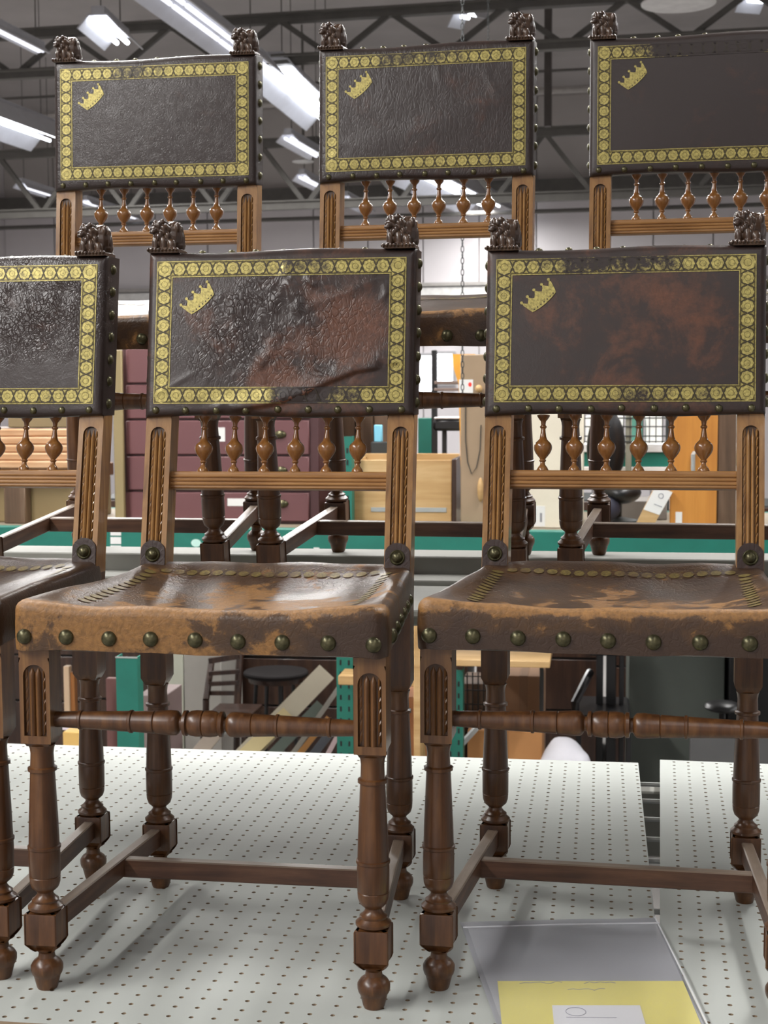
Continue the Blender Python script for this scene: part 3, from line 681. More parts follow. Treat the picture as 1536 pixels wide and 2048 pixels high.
def mesh_gilt(mats, disp):
    mb = MB(); p0 = on_panel(disp, .0004); p1 = on_panel(disp, .0008)
    def strip_(x0, x1, z0, z1, p, n=40):
        hor = (x1-x0) > (z1-z0)
        if hor: mb.grid(n, 2, lambda a, b: p(x0+(x1-x0)*a, z0+(z1-z0)*b))
        else: mb.grid(2, n, lambda a, b: p(x0+(x1-x0)*a, z0+(z1-z0)*b))
    mb.cur = 1
    strip_(-GX, GX, GZ1-BW, GZ1, p0, 70); strip_(-GX, GX, GZ0, GZ0+BW, p0, 70)
    strip_(-GX, -GX+BW, GZ0+BW, GZ1-BW, p0); strip_(GX-BW, GX, GZ0+BW, GZ1-BW, p0)
    mb.cur = 0; t = .0011
    for o, in ((0,),):
        for x0, x1, z0, z1 in ((-GX, GX, GZ1-t, GZ1), (-GX, GX, GZ0, GZ0+t), (-GX, -GX+t, GZ0, GZ1), (GX-t, GX, GZ0, GZ1),
                               (-GX+BW-t, GX-BW+t, GZ1-BW, GZ1-BW+t), (-GX+BW-t, GX-BW+t, GZ0+BW-t, GZ0+BW), (-GX+BW-t, -GX+BW, GZ0+BW, GZ1-BW), (GX-BW, GX-BW+t, GZ0+BW, GZ1-BW)):
            strip_(x0, x1, z0, z1, p1, 60)
    def disc(cx, cz, r, lob):
        m_ = 16; ring = lambda k, w_: [p1(cx+r*k*(1+w_*math.cos(lob*a*2*math.pi/m_))*math.cos(a*2*math.pi/m_), cz+r*k*(1+w_*math.cos(lob*a*2*math.pi/m_))*math.sin(a*2*math.pi/m_)) for a in range(m_)]
        vs = ring(1, .07)+ring(.54, 0)+ring(.47, 0)+[p1(cx, cz)]
        mb.add(vs, [(i, (i+1) % m_, m_+(i+1) % m_, m_+i) for i in range(m_)] + [(2*m_+i, 2*m_+(i+1) % m_, 3*m_) for i in range(m_)], 0)
    def cell(cx, cz, L, hor, corner=False):
        disc(cx, cz, .0100 if corner else .0081, 8)
    def motif(cx, cz, L, hor):                  # saltire between two rosettes with dots at the rims: dark lines and bright fleurs
        h = BW/2-.002
        for s in (-1, 1):
            a = (-.0042, -h*s); b = (.0042, h*s); d = .0006
            P = [(a[0]-d, a[1]), (a[0]+d, a[1]), (b[0]+d, b[1]), (b[0]-d, b[1])]
            P = [(cx+u_, cz+v_) if hor else (cx+v_, cz+u_) for u_, v_ in P]
            if s < 0: P = P[::-1]
            mb.add([p1(x, z) for x, z in P], [(0, 1, 2, 3)], 2)
            for k in (-1, 1):
                fx_, fz_ = k*.0001, s*(h-.0022); P = [(fx_-.0026, fz_+s*.0014), (fx_, fz_-s*.0022), (fx_+.0026, fz_+s*.0014)]
                P = [(cx+u_, cz+v_) if hor else (cx+v_, cz+u_) for u_, v_ in P]
                mb.add([p1(x, z) for x, z in P], [(0, 1, 2)], 0)
    nxr, nzr = 16, 8
    for s in (0, 1):
        z = GZ0+BW/2 if s == 0 else GZ1-BW/2; st = (2*(GX-BW))/nxr
        for i in range(nxr): cell(-GX+BW+st*(i+.5), z, st, True)
        for i in range(nxr+1): motif(-GX+BW+st*i, z, st, True)
        x = -GX+BW/2 if s == 0 else GX-BW/2; st = (GZ1-GZ0-2*BW)/nzr
        for j in range(nzr): cell(x, GZ0+BW+st*(j+.5), st, False)
        for j in range(nzr+1): motif(x, GZ0+BW+st*j, st, False)
        for x in (-GX+BW/2, GX-BW/2): cell(x, z, st, True, True)
    return mb.mesh('gilt_border', mats, 60)
def mesh_crown(mats, disp):
    mb = MB(); p = on_panel(disp, .0009); q = on_panel(disp, .0013); a = math.radians(41); cx, cz = -.1115, .8065
    def T(u, v): return (cx+u*math.cos(a)-v*math.sin(a), cz+u*math.sin(a)+v*math.cos(a))
    bot = [(-.0205, -.0085), (-.010, -.0105), (0, -.0110), (.010, -.0105), (.0205, -.0085)]
    top = [(-.0245, .0070), (-.0235, .0105), (-.0205, .0070), (-.0180, .0045), (-.0150, .0075), (-.0125, .0115), (-.0100, .0075), (-.0065, .0048), (-.003, .0080), (0, .0125), (.003, .0080), (.0065, .0048), (.0100, .0075), (.0125, .0115), (.0150, .0075), (.0180, .0045), (.0205, .0070), (.0235, .0105), (.0245, .0070)]
    n = len(top); low = []
    for i in range(n):
        u = -.0205+.041*i/(n-1); low.append((u, -.0085-.0025*(1-(u/.0205)**2)))
    mid = [((l[0]*.6+t[0]*.4), -.0035-.0015*(1-(l[0]/.0205)**2)) for l, t in zip(low, top)]
    for A, B, mi in ((low, mid, 0), (mid, top, 0)):
        vs = [p(*T(*x)) for x in A]+[p(*T(*x)) for x in B]
        mb.add(vs, [(i, i+1, n+i+1, n+i) for i in range(n-1)], mi)
    for i in range(7):                           # dark jewels on the band
        u = -.0165+.0055*i; P = [T(u+.0011*math.cos(k*math.pi/3), -.0066-.0014*(1-(u/.02)**2)+.0011*math.sin(k*math.pi/3)) for k in range(6)]
        mb.add([q(*x) for x in P], [tuple(range(6))], 2)
    for u, v in ((-.0237, .0112), (-.0125, .0125), (0, .0137), (.0125, .0125), (.0237, .0112)):
        P = [T(u+.0021*math.cos(k*math.pi/4), v+.0021*math.sin(k*math.pi/4)) for k in range(8)]
        mb.add([q(*x) for x in P], [tuple(range(8))], 0)
    return mb.mesh('gilt_crown', mats, 60)
def zero(x, z): return 0.0
def seg_d(px, pz, poly):
    best = None; acc = 0
    for (ax, az), (bx, bz) in zip(poly, poly[1:]):
        dx, dz = bx-ax, bz-az; L2 = dx*dx+dz*dz; t = max(0, min(1, ((px-ax)*dx+(pz-az)*dz)/L2)); qx, qz = ax+dx*t, az+dz*t
        d = math.hypot(px-qx, pz-qz); sgn = 1 if dx*(pz-az)-dz*(px-ax) > 0 else -1
        if best is None or d < best[0]: best = (d, sgn)
    return best
def px2(px, py): return ((px-559)/1452*1.0, .838-(py-552)/1478)
def fold_set(folds):
    def f(x, z):
        s = 0
        for poly, h, w0, w1 in folds:
            xs_ = [p[0] for p in poly]; zs_ = [p[1] for p in poly]
            if x < min(xs_)-.03 or x > max(xs_)+.03 or z < min(zs_)-.03 or z > max(zs_)+.03: continue
            d, sg = seg_d(x, z, poly); w = w0 if sg > 0 else w1; e = 1
            end = min(math.hypot(x-poly[0][0], z-poly[0][1]), math.hypot(x-poly[-1][0], z-poly[-1][1])); e = min(1, end/.012)
            s += h*math.exp(-(d/w)**2)*e
        rim = min(HX-abs(x), HZ-abs(z-ZM)); return s*max(0, min(1, rim/.012))
    return f
rf = random.Random(11)
FA = [([px2(768, 735), px2(715, 742), px2(660, 762), px2(610, 787), px2(560, 803), px2(500, 815), px2(455, 826)], .0038, .0035, .016),
      ([px2(556, 690), px2(520, 742), px2(545, 775)], .0016, .004, .010), ([px2(508, 712), px2(545, 738)], .0018, .003, .006),
      ([px2(572, 556), px2(582, 585), px2(584, 610)], .0035, .012, .003), ([px2(604, 556), px2(622, 572), px2(640, 582)], .0030, .010, .003),
      ([px2(590, 600), px2(598, 640)], .0022, .008, .003), ([px2(610, 615), px2(660, 600), px2(700, 585), px2(740, 565), px2(762, 556)], .0018, .004, .008),
      ([px2(575, 552), px2(560, 590), px2(530, 625)], .0016, .008, .005), ([px2(765, 560), px2(772, 590), px2(760, 610)], .0016, .003, .005),
      ([px2(590, 530), px2(560, 556), px2(530, 590)], .0012, .004, .004), ([px2(300, 790), px2(340, 775), px2(400, 740)], .0005, .004, .004)]
for i in range(46):                               # small diagonal puckers
    x0 = rf.uniform(400, 700); y0 = rf.uniform(590, 770); L = rf.uniform(12, 30); a = rf.uniform(.5, 1.1) if rf.random() < .8 else rf.uniform(1.3, 2.2)
    FA.append(([px2(x0, y0), px2(x0+L*math.cos(a), y0-L*math.sin(a))], rf.uniform(.0005, .0012), .0022, .0035))
disp_A = fold_set(FA)
FC = []
for i in range(16):
    x0 = rf.uniform(-.05, .17); z0 = rf.uniform(.69, .86); a = rf.uniform(-.6, .6)
    FC.append(([(x0, z0), (x0+.02*math.sin(a), z0-.022)], rf.uniform(.0004, .0008), .003, .003))
disp_C = fold_set(FC)
FU = [([(-.14, .70), (-.02, .725), (.08, .76), (.15, .80)], .0010, .02, .03), ([(.10, .83), (.12, .79), (.14, .77)], .0010, .006, .006), ([(.02, .838), (.03, .80)], .0008, .005, .005)]
disp_U = fold_set(FU)
GOLD, GOLD2 = (.56, .47, .15), (.135, .105, .028)
DARKL = (.030, .019, .016); WORN = (.17, .060, .028)
YP = DL+.05
def leather_set(nm, lb, lw, lblobs, gblobs, crack, ck, rough, stretch=(1, 1, 1), rot=0, cb=None, base=DARKL, worn=WORN, gb=-.12, soft=.05):
    L = leather('leather_'+nm, base, worn, lw, lblobs, crack, ck, .25, rough, stretch, rot, cb, soft)
    G = [gilt('gilt_'+nm, GOLD, base, gblobs, gb), gilt('gilt_dull_'+nm, GOLD2, base, gblobs, gb+.04), plain('tooling_dark', (.035, .026, .012), .5)]
    return L, G
def B2(x, z, rx, rz, k): return (x, YP, z, rx, .2, rz, k)
SETS = {
 'A': leather_set('wrinkled', 0, -.045, [B2(.11, .765, .085, .075, .20), B2(.0, .69, .085, .045, .22), B2(.09, .69, .07, .03, .12), B2(.06, .74, .08, .05, .10)], [B2(.02, .852, .11, .026, .16), B2(.045, .676, .095, .03, .40)], 150, .45, .33, (1.0, 1, .62), .7, [B2(0, .765, .19, .11, 1.6)], worn=(.125, .048, .025), soft=.085),
 'B': leather_set('russet', 0, -.055, [B2(.0, .80, .17, .07, .13), B2(-.05, .69, .10, .03, .10), B2(.10, .74, .10, .07, .05)], [B2(-.02, .853, .17, .026, .26), B2(.03, .676, .12, .02, .14)], 200, .04, .42, gb=-.10, soft=.09, worn=(.13, .050, .025)),
 'C': leather_set('crazed', 0, -.18, [], [B2(.0, .85, .1, .03, .10)], 190, .45, .30, (1, 1, .8), .2, [B2(.04, .80, .22, .10, 1.5)]),
 'U1': leather_set('black', 0, -.20, [], [B2(-.03, .85, .09, .03, .20)], 230, .12, .32),
 'U2': leather_set('scuffed', 0, -.13, [B2(.05, .69, .12, .03, .06)], [B2(-.02, .852, .15, .026, .20)], 170, .12, .35, (1, 1, .35), .3),
 'U3': leather_set('matt', 0, -.16, [], [B2(.03, .852, .22, .030, .55)], 200, .05, .40),
}
def seat_mat(nm, wear, blobs, base=(.048, .025, .014), worn=(.27, .130, .036), rough=.37):
    return leather('seat_leather_'+nm, base, worn, wear, blobs, 110, .10, .3, rough, soft=.025)
BAND = (0, -.02, .447, .6, .05, .016, .15)
SEATM = {
 'A': seat_mat('tan', -.02, [BAND, (-.10, -.03, .425, .16, .03, .06, .20), (.17, -.03, .41, .10, .04, .05, -.10), (.02, .15, .44, .20, .20, .05, .13), (-.12, .05, .44, .1, .1, .05, .05)]),
 'B': seat_mat('brown', -.05, [BAND, (0, -.02, .447, .5, .06, .02, .10), (0, .12, .44, .19, .18, .05, .17), (0, -.03, .405, .6, .02, .022, -.20)]),
 'C': seat_mat('dark', -.12, [(.12, .25, .45, .1, .1, .05, .12)], rough=.34),
 'U': seat_mat('upper', -.08, [BAND]),
}
M_SGILT = gilt('seat_gilt', (.27, .205, .06), (.085, .045, .02), (), .0)
ME_FL = mesh_front_leg(1); ME_RL = mesh_rear_leg(); ME_LION = mesh_lion(); ME_FS = mesh_front_stretcher()
RAILZ0, RAILZ1 = .5485, .5722; ME_SP = mesh_spindle(ZB+.002-RAILZ1)
def _nail(r, n, h=.75):
    mb = MB(); mb.dome((0, 0, 0), r, n, h); return mb.mesh('nail', M_BRASS, 60)
NB = {k: _nail(.0052 if k[1] or k[2] else .0076, k) for k in ((0,-1,0), (1,0,0), (-1,0,0), (0,0,1))}
NS = {k: _nail(.0088, k, .7) for k in ((0,-1,0), (1,0,0), (-1,0,0))}
ME_STUD = None
mb = MB(); mb.dome((0, -.0012, 0), .0072, (0, -1, 0), .8); mb.lathe([(-.0014, .0078), (-.0022, .0090), (-.0014, .0102), (0, .0104)], axis='y', n=20); ME_STUD = mb.mesh('stud', M_BRASS, 50)
M_TAB = leather('tab_leather', (.030, .014, .011), (.10, .045, .022), -.06, (), 80, .1, .3, .45)
mb = MB(); P = [(-.0168, -.032), (.0168, -.032), (.0168, .004)] + [(.0168*math.cos(a*math.pi/10), .004+.0150*math.sin(a*math.pi/10)) for a in range(1, 10)] + [(-.0168, .004)]
mb.prism(P, -.0022, .001); ME_TAB = mb.mesh('leather_tab', M_TAB, 40)
mb = MB(); mb.bevbox((-WR+SQ-.002, -.010, 0), (WR-SQ+.002, .010, RAILZ1-RAILZ0), .0015)
for k in range(3):
    zc = .0064+.0052*k; sec = [(-.010-.0022*math.sin(a), zc+.0023*math.cos(a)) for a in (0, .8, 1.57, 2.34, 3.14)]
    mb.add([(x, y, z) for x in (-WR+SQ-.001, WR-SQ+.001) for y, z in sec], [(i, 5+i, 6+i, 1+i) for i in range(4)] + [(4,3,2,1,0), (5,6,7,8,9)])
ME_RAIL = mb.mesh('back_rail', M_RAIL, 30)
def stretcher_mesh(name, a, b, w, h):
    mb = MB(); L = (Vector(b)-Vector(a)).length; mb.bevbox((0, -w/2, -h/2), (L, w/2, h/2), .0015); mb.mi = [1 if min(mb.v[i][2] for i in f) > h/2-.0019 else 0 for f in mb.f]; return mb.mesh(name, [M_STR, M_DUST_SHEEN], 30), Vector(a), math.atan2(b[1]-a[1], b[0]-a[0])
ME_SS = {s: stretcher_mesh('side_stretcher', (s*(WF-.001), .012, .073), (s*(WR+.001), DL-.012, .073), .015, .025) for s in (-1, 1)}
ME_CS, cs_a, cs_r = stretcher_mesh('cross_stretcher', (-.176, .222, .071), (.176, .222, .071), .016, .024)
seat_cache = {}
def chair(key, label, pose, sk):
    x, y, z, rz, tx = pose; disp = {'A': disp_A, 'C': disp_C, 'U2': disp_U}.get(key, zero)
    t = thing('carved_chair', label, 'chair', (x, y, z), (tx, 0, rz), 'carved leather chairs')
    L, G = SETS[key]
    for s in (-1, 1):
        put(ME_FL, 'front_leg', t, (s*WF, 0, 0)); put(ME_RL, 'rear_leg', t, (s*WR, DL, 0))
    nx, nz = {'A': (150, 92), 'C': (90, 60), 'U2': (80, 50)}.get(key, (36, 24))
    pan = put(mesh_panel(L, disp, nx, nz, {'A': .05, 'B': .03, 'U1': -.04}.get(key, 0)), 'leather_panel', t)
    tag(put(mesh_gilt(G, disp), 'gilt_border', pan), 'stamped gilt border of rosettes')
    tag(put(mesh_crown(G, disp), 'gilt_crown', pan), 'small tilted gilt crown')
    if sk not in seat_cache: seat_cache[sk] = mesh_seat(SEATM[sk], hash(sk) % 97 if False else sum(map(ord, sk)), .027 if sk != 'U' else .010)
    sm, top = seat_cache[sk]; seat = put(sm, 'leather_seat', t); put(mesh_seat_gilt(M_SGILT, top), 'seat_gilding', seat)
    rj = random.Random(key)
    def j(a): return rj.uniform(-a, a)
    for i in range(9):
        xx = -.168+.042*i+j(.0015); zz = ZB+.0092+j(.0006); put(NB[(0,-1,0)], 'nail', pan, (xx, panel_y(xx, zz, zero)+.0006, zz))
        xx = -.152+.038*i+j(.003); put(NB[(0,0,1)], 'nail', pan, (xx, yf(ZT)+SQ*.6, ZT-.0006))
    for i in range(7):
        for s in (-1, 1):
            zz = ZB+.018+.0312*i+j(.001); put(NB[(s,0,0)], 'nail', pan, (s*(HX-.0004), yf(zz)+SQ*.8, zz))
    for i in range(9):
        xx = -.1965+.0491*i+j(.0012); put(NS[(0,-1,0)], 'nail', seat, (xx, -.0300, .4115+j(.0008)))
    for i in range(6):
        for s in (-1, 1):
            q = (i+.5)/6; put(NS[(s,0,0)], 'nail', seat, (s*(.2100-.0235*q), .0+.33*q, .4115))
    for s in (-1, 1):
        tag(put(ME_TAB, 'leather_tab', t, (s*WR, yf(.4627), .4627), (-.16, 0, 0)), 'dark leather tab round the post foot')
        put(ME_STUD, 'stud', t, (s*WR, yf(.4627)-.0022, .4627), (-.16, 0, 0))
        o = put(ME_LION, 'lion_finial', t, (s*(HX-.0225), yf(ZT)+.008, ZT+.0005)); tag(o, 'dark carved seated lion')
        md = o.modifiers.new('remesh', 'REMESH'); md.mode = 'VOXEL'; md.voxel_size = .0009; md.use_smooth_shade = True
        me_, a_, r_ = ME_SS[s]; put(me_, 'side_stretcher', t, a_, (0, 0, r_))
    put(ME_RAIL, 'back_rail', t, (0, yf(.56)+SQ, RAILZ0), (-.2, 0, 0))
    for i in range(6):
        o = put(ME_SP, 'spindle', t, ((i-2.5)*.0428, yf(RAILZ1)+SQ, RAILZ1-.001), (-.195, 0, 0))
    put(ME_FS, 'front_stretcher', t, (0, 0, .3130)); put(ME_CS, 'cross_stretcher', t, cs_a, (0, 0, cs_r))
    return t
POSE = {'A': (-.432, 1.5784, 0, -.012, 0), 'B': (.0135, 1.6295, 0, -.0481, 0), 'C': (-.8766, 1.6083, 0, -.029, 0),
        'U1': (-.7855, 2.27, .3562, -.0182, .1108), 'U2': (-.313, 2.2462, .3562, -.0545, .1108), 'U3': (.1505, 2.2455, .3562, -.0536, .1108)}
chair('A', 'front row carved chair with a badly wrinkled, creased leather back and tan worn seat', POSE['A'], 'A')
chair('B', 'front row carved chair with a smooth russet-mottled leather back, over the narrow shelf gap', POSE['B'], 'B')
chair('C', 'front row carved chair with a crazed dark back, cut by the left picture edge', POSE['C'], 'C')
chair('U1', 'upper row carved chair with the plain blackest back, leftmost on the riser shelf', POSE['U1'], 'U')
chair('U2', 'upper row carved chair with scuffed brown back, middle one on the riser shelf', POSE['U2'], 'U')
chair('U3', 'upper row carved chair with top gilding rubbed away, cut by the right picture edge', POSE['U3'], 'U')
# ------------------------------------------------------------------ the rack behind and what it holds
def lin(r, g, b, k=1.25):
    f = lambda c: ((c/255+.055)/1.055)**2.4 if c > 10 else c/255/12.92
    return tuple(min(.9, f(c)*k) for c in (r, g, b))
_pm = {}
def paint(r, g, b, rough=.6, var=.07, k=1.25):
    key = (r, g, b, rough)
    if key not in _pm: _pm[key] = plain('paint_%d_%d_%d_%d' % (r, g, b, int(rough*100)), lin(r, g, b, k), rough, var=var, scale=5)
    return _pm[key]
def ext(px0, py0, px1, py1, Y):
    my, mx = (py0+py1)/2, (px0+px1)/2
    return at(px0, my, Y).x, at(px1, my, Y).x, at(mx, py1, Y).z, at(mx, py0, Y).z
def bxm(mb, px0, py0, px1, py1, Y, dep, r=.003, zb=None):
    x0, x1, z0, z1 = ext(px0, py0, px1, py1, Y); mb.bevbox((x0, Y, z0 if zb is None else zb), (x1, Y+dep, z1), r)
def bx(name, px0, py0, px1, py1, Y, dep, mat, parent=None, r=.003, zb=None):
    mb = MB(); bxm(mb, px0, py0, px1, py1, Y, dep, r, zb); return mb.build(name, mat, parent)
def mbx(name, c0, c1, mat, parent=None, r=.003):
    mb = MB(); mb.bevbox(c0, c1, r); return mb.build(name, mat, parent)
RY = 6.2; RZ = at(700, 1057, RY).z               # top of the back rack's beam
WOODP = wood('plywood', (.38, .22, .08), (.52, .33, .14), (.64, .44, .22), .5, axis=0, coat=0, k=.25)
WOODB = wood('brown_board', (.06, .035, .02), (.12, .07, .04), (.19, .12, .075), .5, axis=2, coat=.1, k=.25)
WOODD = wood('dark_furniture', (.014, .007, .005), (.035, .016, .010), (.07, .035, .02), .35, axis=2, coat=.3, k=.3)
M_PAPER = plain('label_paper', (.78, .78, .76), .7, var=.03)
M_BLACK = plain('black_finish', (.010, .010, .011), .35)
M_MAROON = plain('maroon_paint', (.155, .062, .066), .45, var=.06, scale=3)
M_MAROOND = plain('maroon_dark', (.075, .028, .030), .45, var=.06)
# pallet rack
gr = thing('pallet_rack', 'green slotted pallet rack behind the chairs with a green beam across', 'rack', (0, RY, FLOOR))
def upright(px0, px1, ptop, Y):
    x0 = at(px0, 1200, Y).x; x1 = x0 + .072; zt = at((px0+px1)/2, ptop, Y).z
    mb = MB(); t = .004
    mb.box((x0, Y, FLOOR), (x1, Y+t, zt)); mb.box((x0, Y+t, FLOOR), (x0+t, Y+.07, zt)); mb.box((x1-t, Y+t, FLOOR), (x1, Y+.07, zt))
    o = mb.build('upright', M_GREEN, gr, (0, -RY, -FLOOR)); sm = MB(); z = zt-.06
    while z > -.95:
        for q in (.25, .75):
            xx = x0+(x1-x0)*q; sm.box((xx-.004, Y-.0012, z-.011), (xx+.004, Y+.001, z+.011))
        z -= .0508
    sm.build('slots', M_BLACK, o)
    return o
upright(672, 705, 873, RY+.03); upright(892, 925, 1340, RY+.03)
upright(-260, -227, 873, RY+.03); upright(1640, 1673, 873, RY+.03)
def grel(o):
    o.location = (0, -RY, -FLOOR); return o
xL, xR = at(-300, 1080, RY).x, at(1700, 1080, RY).x
mb = MB(); mb.bevbox((xL, RY-.02, RZ-.125), (xR, RY+.028, RZ), .006); bm_ = grel(mb.build('beam', M_GREEN, gr))
mb = MB(); mb.bevbox((xL, RY+1.0, RZ-.125), (xR, RY+1.05, RZ), .006); grel(mb.build('beam', M_GREEN, gr))
mb = MB(); mb.bevbox((xL, RY+.029, RZ-.02), (xR, RY+1.0, RZ-.001), .002); grel(mb.build('deck_board', paint(120, 110, 95), gr))
mb = MB(); mb.beam(at(922, 1490, RY+.1), at(985, 1420, RY+.17), .02, .02); grel(mb.build('brace', M_GALV, gr))
for a in ((221, 1064, 242, 1071), (221, 1074, 242, 1088), (221, 1091, 242, 1096)):
    x0, x1, z0, z1 = ext(*a, RY-.021); mb = MB(); mb.box((x0, RY-.0215, z0), (x1, RY-.0201, z1)); mb.build('sticker', M_PAPER, bm_)
mb = MB(); c = at(392, 1086, RY-.021); mb.add([(c.x+.022*math.cos(k*.4), RY-.0212, c.z+.017*math.sin(k*.4)) for k in range(16)], [tuple(range(16))]); mb.build('oval_sticker', paint(180, 215, 205), bm_)
mb = MB(); c = at(633, 1098, RY-.021); mb.box((c.x-.012, RY-.0215, c.z-.006), (c.x+.012, RY-.0201, c.z+.006)); mb.build('sticker', M_PAPER, bm_)
# things standing on the rack, left to right
t = thing('slatted_desk', 'wooden desk with a light slatted roll front, behind the left chair spindles', 'desk', (at(50, 1040, 6.35).x, 6.35, RZ)); T0 = t.location
def rel(o, t): o.location = -t.location; return o
rel(bx('body', -60, 962, 150, 1036, 6.38, .5, paint(130, 112, 78), t, zb=RZ), t)
for k in range(5):
    y = 858+16*k; rel(bx('slat', -60, y, 150, y+15, 6.36-.012*k, .03, wood('slat_wood', (.42,.22,.10), (.58,.34,.18), (.70,.46,.28), .5, axis=0, coat=0, k=.3), t, .006), t)
rel(bx('desk_top', -60, 935, 152, 962, 6.33, .52, paint(120, 80, 50), t), t); rel(bx('leg', 8, 970, 50, 1042, 6.30, .07, WOODB, t, zb=RZ), t)
rel(bx('back_board', -60, 856, 150, 938, 6.45, .3, WOODB, t), t)
bo = bx('olive_box', 16, 833, 142, 855, 6.50, .25, paint(125, 110, 80)); tag(bo, 'flat olive-brown box on top of the slatted desk', 'box')
bo = bx('khaki_board', 227, 700, 246, 1037, 6.32, .02, paint(135, 120, 85), zb=RZ); tag(bo, 'narrow khaki board standing between the left chair and the maroon cabinet', 'board')
t = thing('drawer_cabinet', 'maroon cabinet of wide drawers behind the middle chair spindles', 'cabinet', (at(430, 1045, 6.4).x, 6.4, RZ))
rel(bx('carcass', 247, 690, 638, 1045, 6.40, .55, M_MAROOND, t, zb=RZ), t)
ys = [694, 767, 839, 911, 983, 1044]
for i in range(5):
    d = rel(bx('drawer', 252, ys[i]+2, 618, ys[i+1]-2, 6.385, .03, M_MAROON, t, .004), t)
    for px in (330, 556):
        c = at(px+i*2, (ys[i]+ys[i+1])/2-6, 6.384); mb = MB(); mb.ball((c.x, 6.384, c.z), (.030, .016, .018), 12, 6); mb.build('cup_pull', M_BRASS, d)
    if i in (2, 4):
        x0, x1, z0, z1 = ext(*((430, 855, 450, 883) if i == 2 else (455, 997, 490, 1012)), 6.384); mb = MB(); mb.box((x0, 6.3835, z0), (x1, 6.386, z1)); mb.build('paper_label', M_PAPER, d)
mb = MB(); p0, p1 = at(248, 906, 6.37), at(251, 982, 6.37); mb.tube([p0, p1], .012, 8); rel(mb.build('side_handle', WOODD, t), t)
t = thing('brown_cupboard', 'brown boarded cupboard behind the pale plywood box', 'cupboard', (at(700, 1045, 6.97).x, 6.97, RZ))
for k in range(4):
    rel(bx('plank', 640+36*k, 690, 674+36*k, 1045, 6.97+.006*(k % 2), .03, WOODB, t, zb=RZ), t)
rel(bx('carcass', 642, 692, 782, 1045, 7.01, .18, WOODD, t, zb=RZ), t)
# open plywood box
t = thing('plywood_box', 'open pale plywood box with a metal strip on its front', 'box', (at(800, 1040, 6.32).x, 6.32, RZ))
x0, x1, z0, z1 = ext(700, 920, 903, 1042, 6.32); z0 = RZ; D = .38; th = .014
for nm, a, b in (('front_panel', (x0, 6.32, z0), (x1, 6.32+th, z1)), ('back_panel', (x0, 6.32+D, z0), (x1, 6.32+D+th, z1+.012)), ('left_panel', (x0, 6.32+th, z0), (x0+th, 6.32+D, z1)), ('bottom_panel', (x0+th, 6.32+th, z0), (x1-th, 6.32+D, z0+th))):
    rel(mbx(nm, a, b, WOODP, t, .002), t)
rel(mbx('right_panel', (x1+.001, 6.32, z0), (x1+.02, 6.32+D, z1+.004), WOODD, t, .002), t)
xa, xb, za, zb_ = ext(742, 1015, 893, 1024, 6.318); mb = MB(); mb.bevbox((xa, 6.3165, za), (xb, 6.3199, zb_), .0008)
for k in range(16): mb.box((xa+.01+k*(xb-xa-.02)/15-.003, 6.3158, za+.004), (xa+.01+k*(xb-xa-.02)/15+.003, 6.3166, zb_-.006))
rel(mb.build('metal_strip', M_GALV, t), t)
# tan door panel
t = thing('tan_door', 'tall tan panel with a wooden knob standing right of the plywood box', 'panel', (at(945, 1050, 6.24).x, 6.24, RZ))
pn = rel(bx('board', 921, 709, 1004, 1052, 6.24, .03, paint(142, 122, 98), t, zb=RZ), t)
xa, xb, za, zb_ = ext(918, 759, 946, 786, 6.236); mb = MB(); mb.box((xa, 6.2375, za), (xb, 6.239, zb_)); rel(mb.build('paper_label', M_PAPER, t), t)
c = at(940, 769, 6.236); mb = MB(); mb.add([(c.x+.0075*math.cos(k*.55), 6.237, c.z+.0095*math.sin(k*.55)) for k in range(11)], [tuple(range(11))]); rel(mb.build('red_dot', paint(230, 60, 50), t), t)
c = at(961, 980, 6.22); mb = MB(); mb.ball((c.x, 6.225, c.z), (.014, .018, .052), 10, 8); rel(mb.build('knob', WOODP, t), t)
c = at(948, 775, 6.22); mb = MB(); mb.ball((c.x+.02, 6.225, c.z-.005), (.016, .018, .016), 10, 8); rel(mb.build('peg', WOODP, t), t)
mb = MB(); pts = [at(931, 790, 6.234), at(931, 880, 6.234), at(935, 925, 6.234), at(943, 948, 6.234), at(953, 935, 6.234), at(960, 900, 6.234), at(962, 850, 6.234)]
mb.tube(pts, .0022, 6); rel(mb.build('wire_loop', M_DARKM, t), t)
ob = MB(); p = [(q.x, q.z) for q in (at(904, 708, 6.3), at(908, 740, 6.3), at(917, 768, 6.3))] + [(at(924, 1000, 6.3).x, RZ), (at(950, 1000, 6.3).x, RZ), (at(950, 708, 6.3).x, at(950, 708, 6.3).z)]; ob.prism(p, 6.30, 6.33)
tag(ob.build('orange_wedge', paint(235, 160, 60)), 'small orange tapering board between the bright windows and the tan panel', 'board')
t = thing('black_chair', 'black metal chair standing behind the plywood box, under the bright windows', 'chair', (at(880, 900, 7.0).x, 7.0, RZ))
for a in ((863, 700, 874, 1050), (884, 845, 893, 1050)): rel(bx('leg', *a, 7.0, .03, M_BLACK, t, zb=RZ), t)
for a in ((868, 762, 922, 769), (868, 776, 922, 782)): rel(bx('back_bar', *a, 6.98, .02, paint(110, 95, 88), t), t)
rel(bx('seat', 866, 838, 925, 862, 6.95, .2, M_BLACK, t, .012), t); rel(bx('seat_rim', 868, 834, 925, 838, 6.95, .2, paint(200, 195, 195), t), t)
tb = bx('teal_board', 836, 836, 866, 902, 7.1, .04, M_GREEN, zb=RZ); tag(tb, 'teal board standing left of the black metal chair', 'board')
tb = bx('pale_blue_carton', 748, 850, 763, 884, 6.74, .04, paint(120, 190, 215)); tag(tb, 'small pale blue carton behind the plywood box, beside the right post of the middle chair', 'carton')
tb.location = (0, 0, RZ-at(755, 884, 6.7).z+.001) if False else (0, 0, 0)
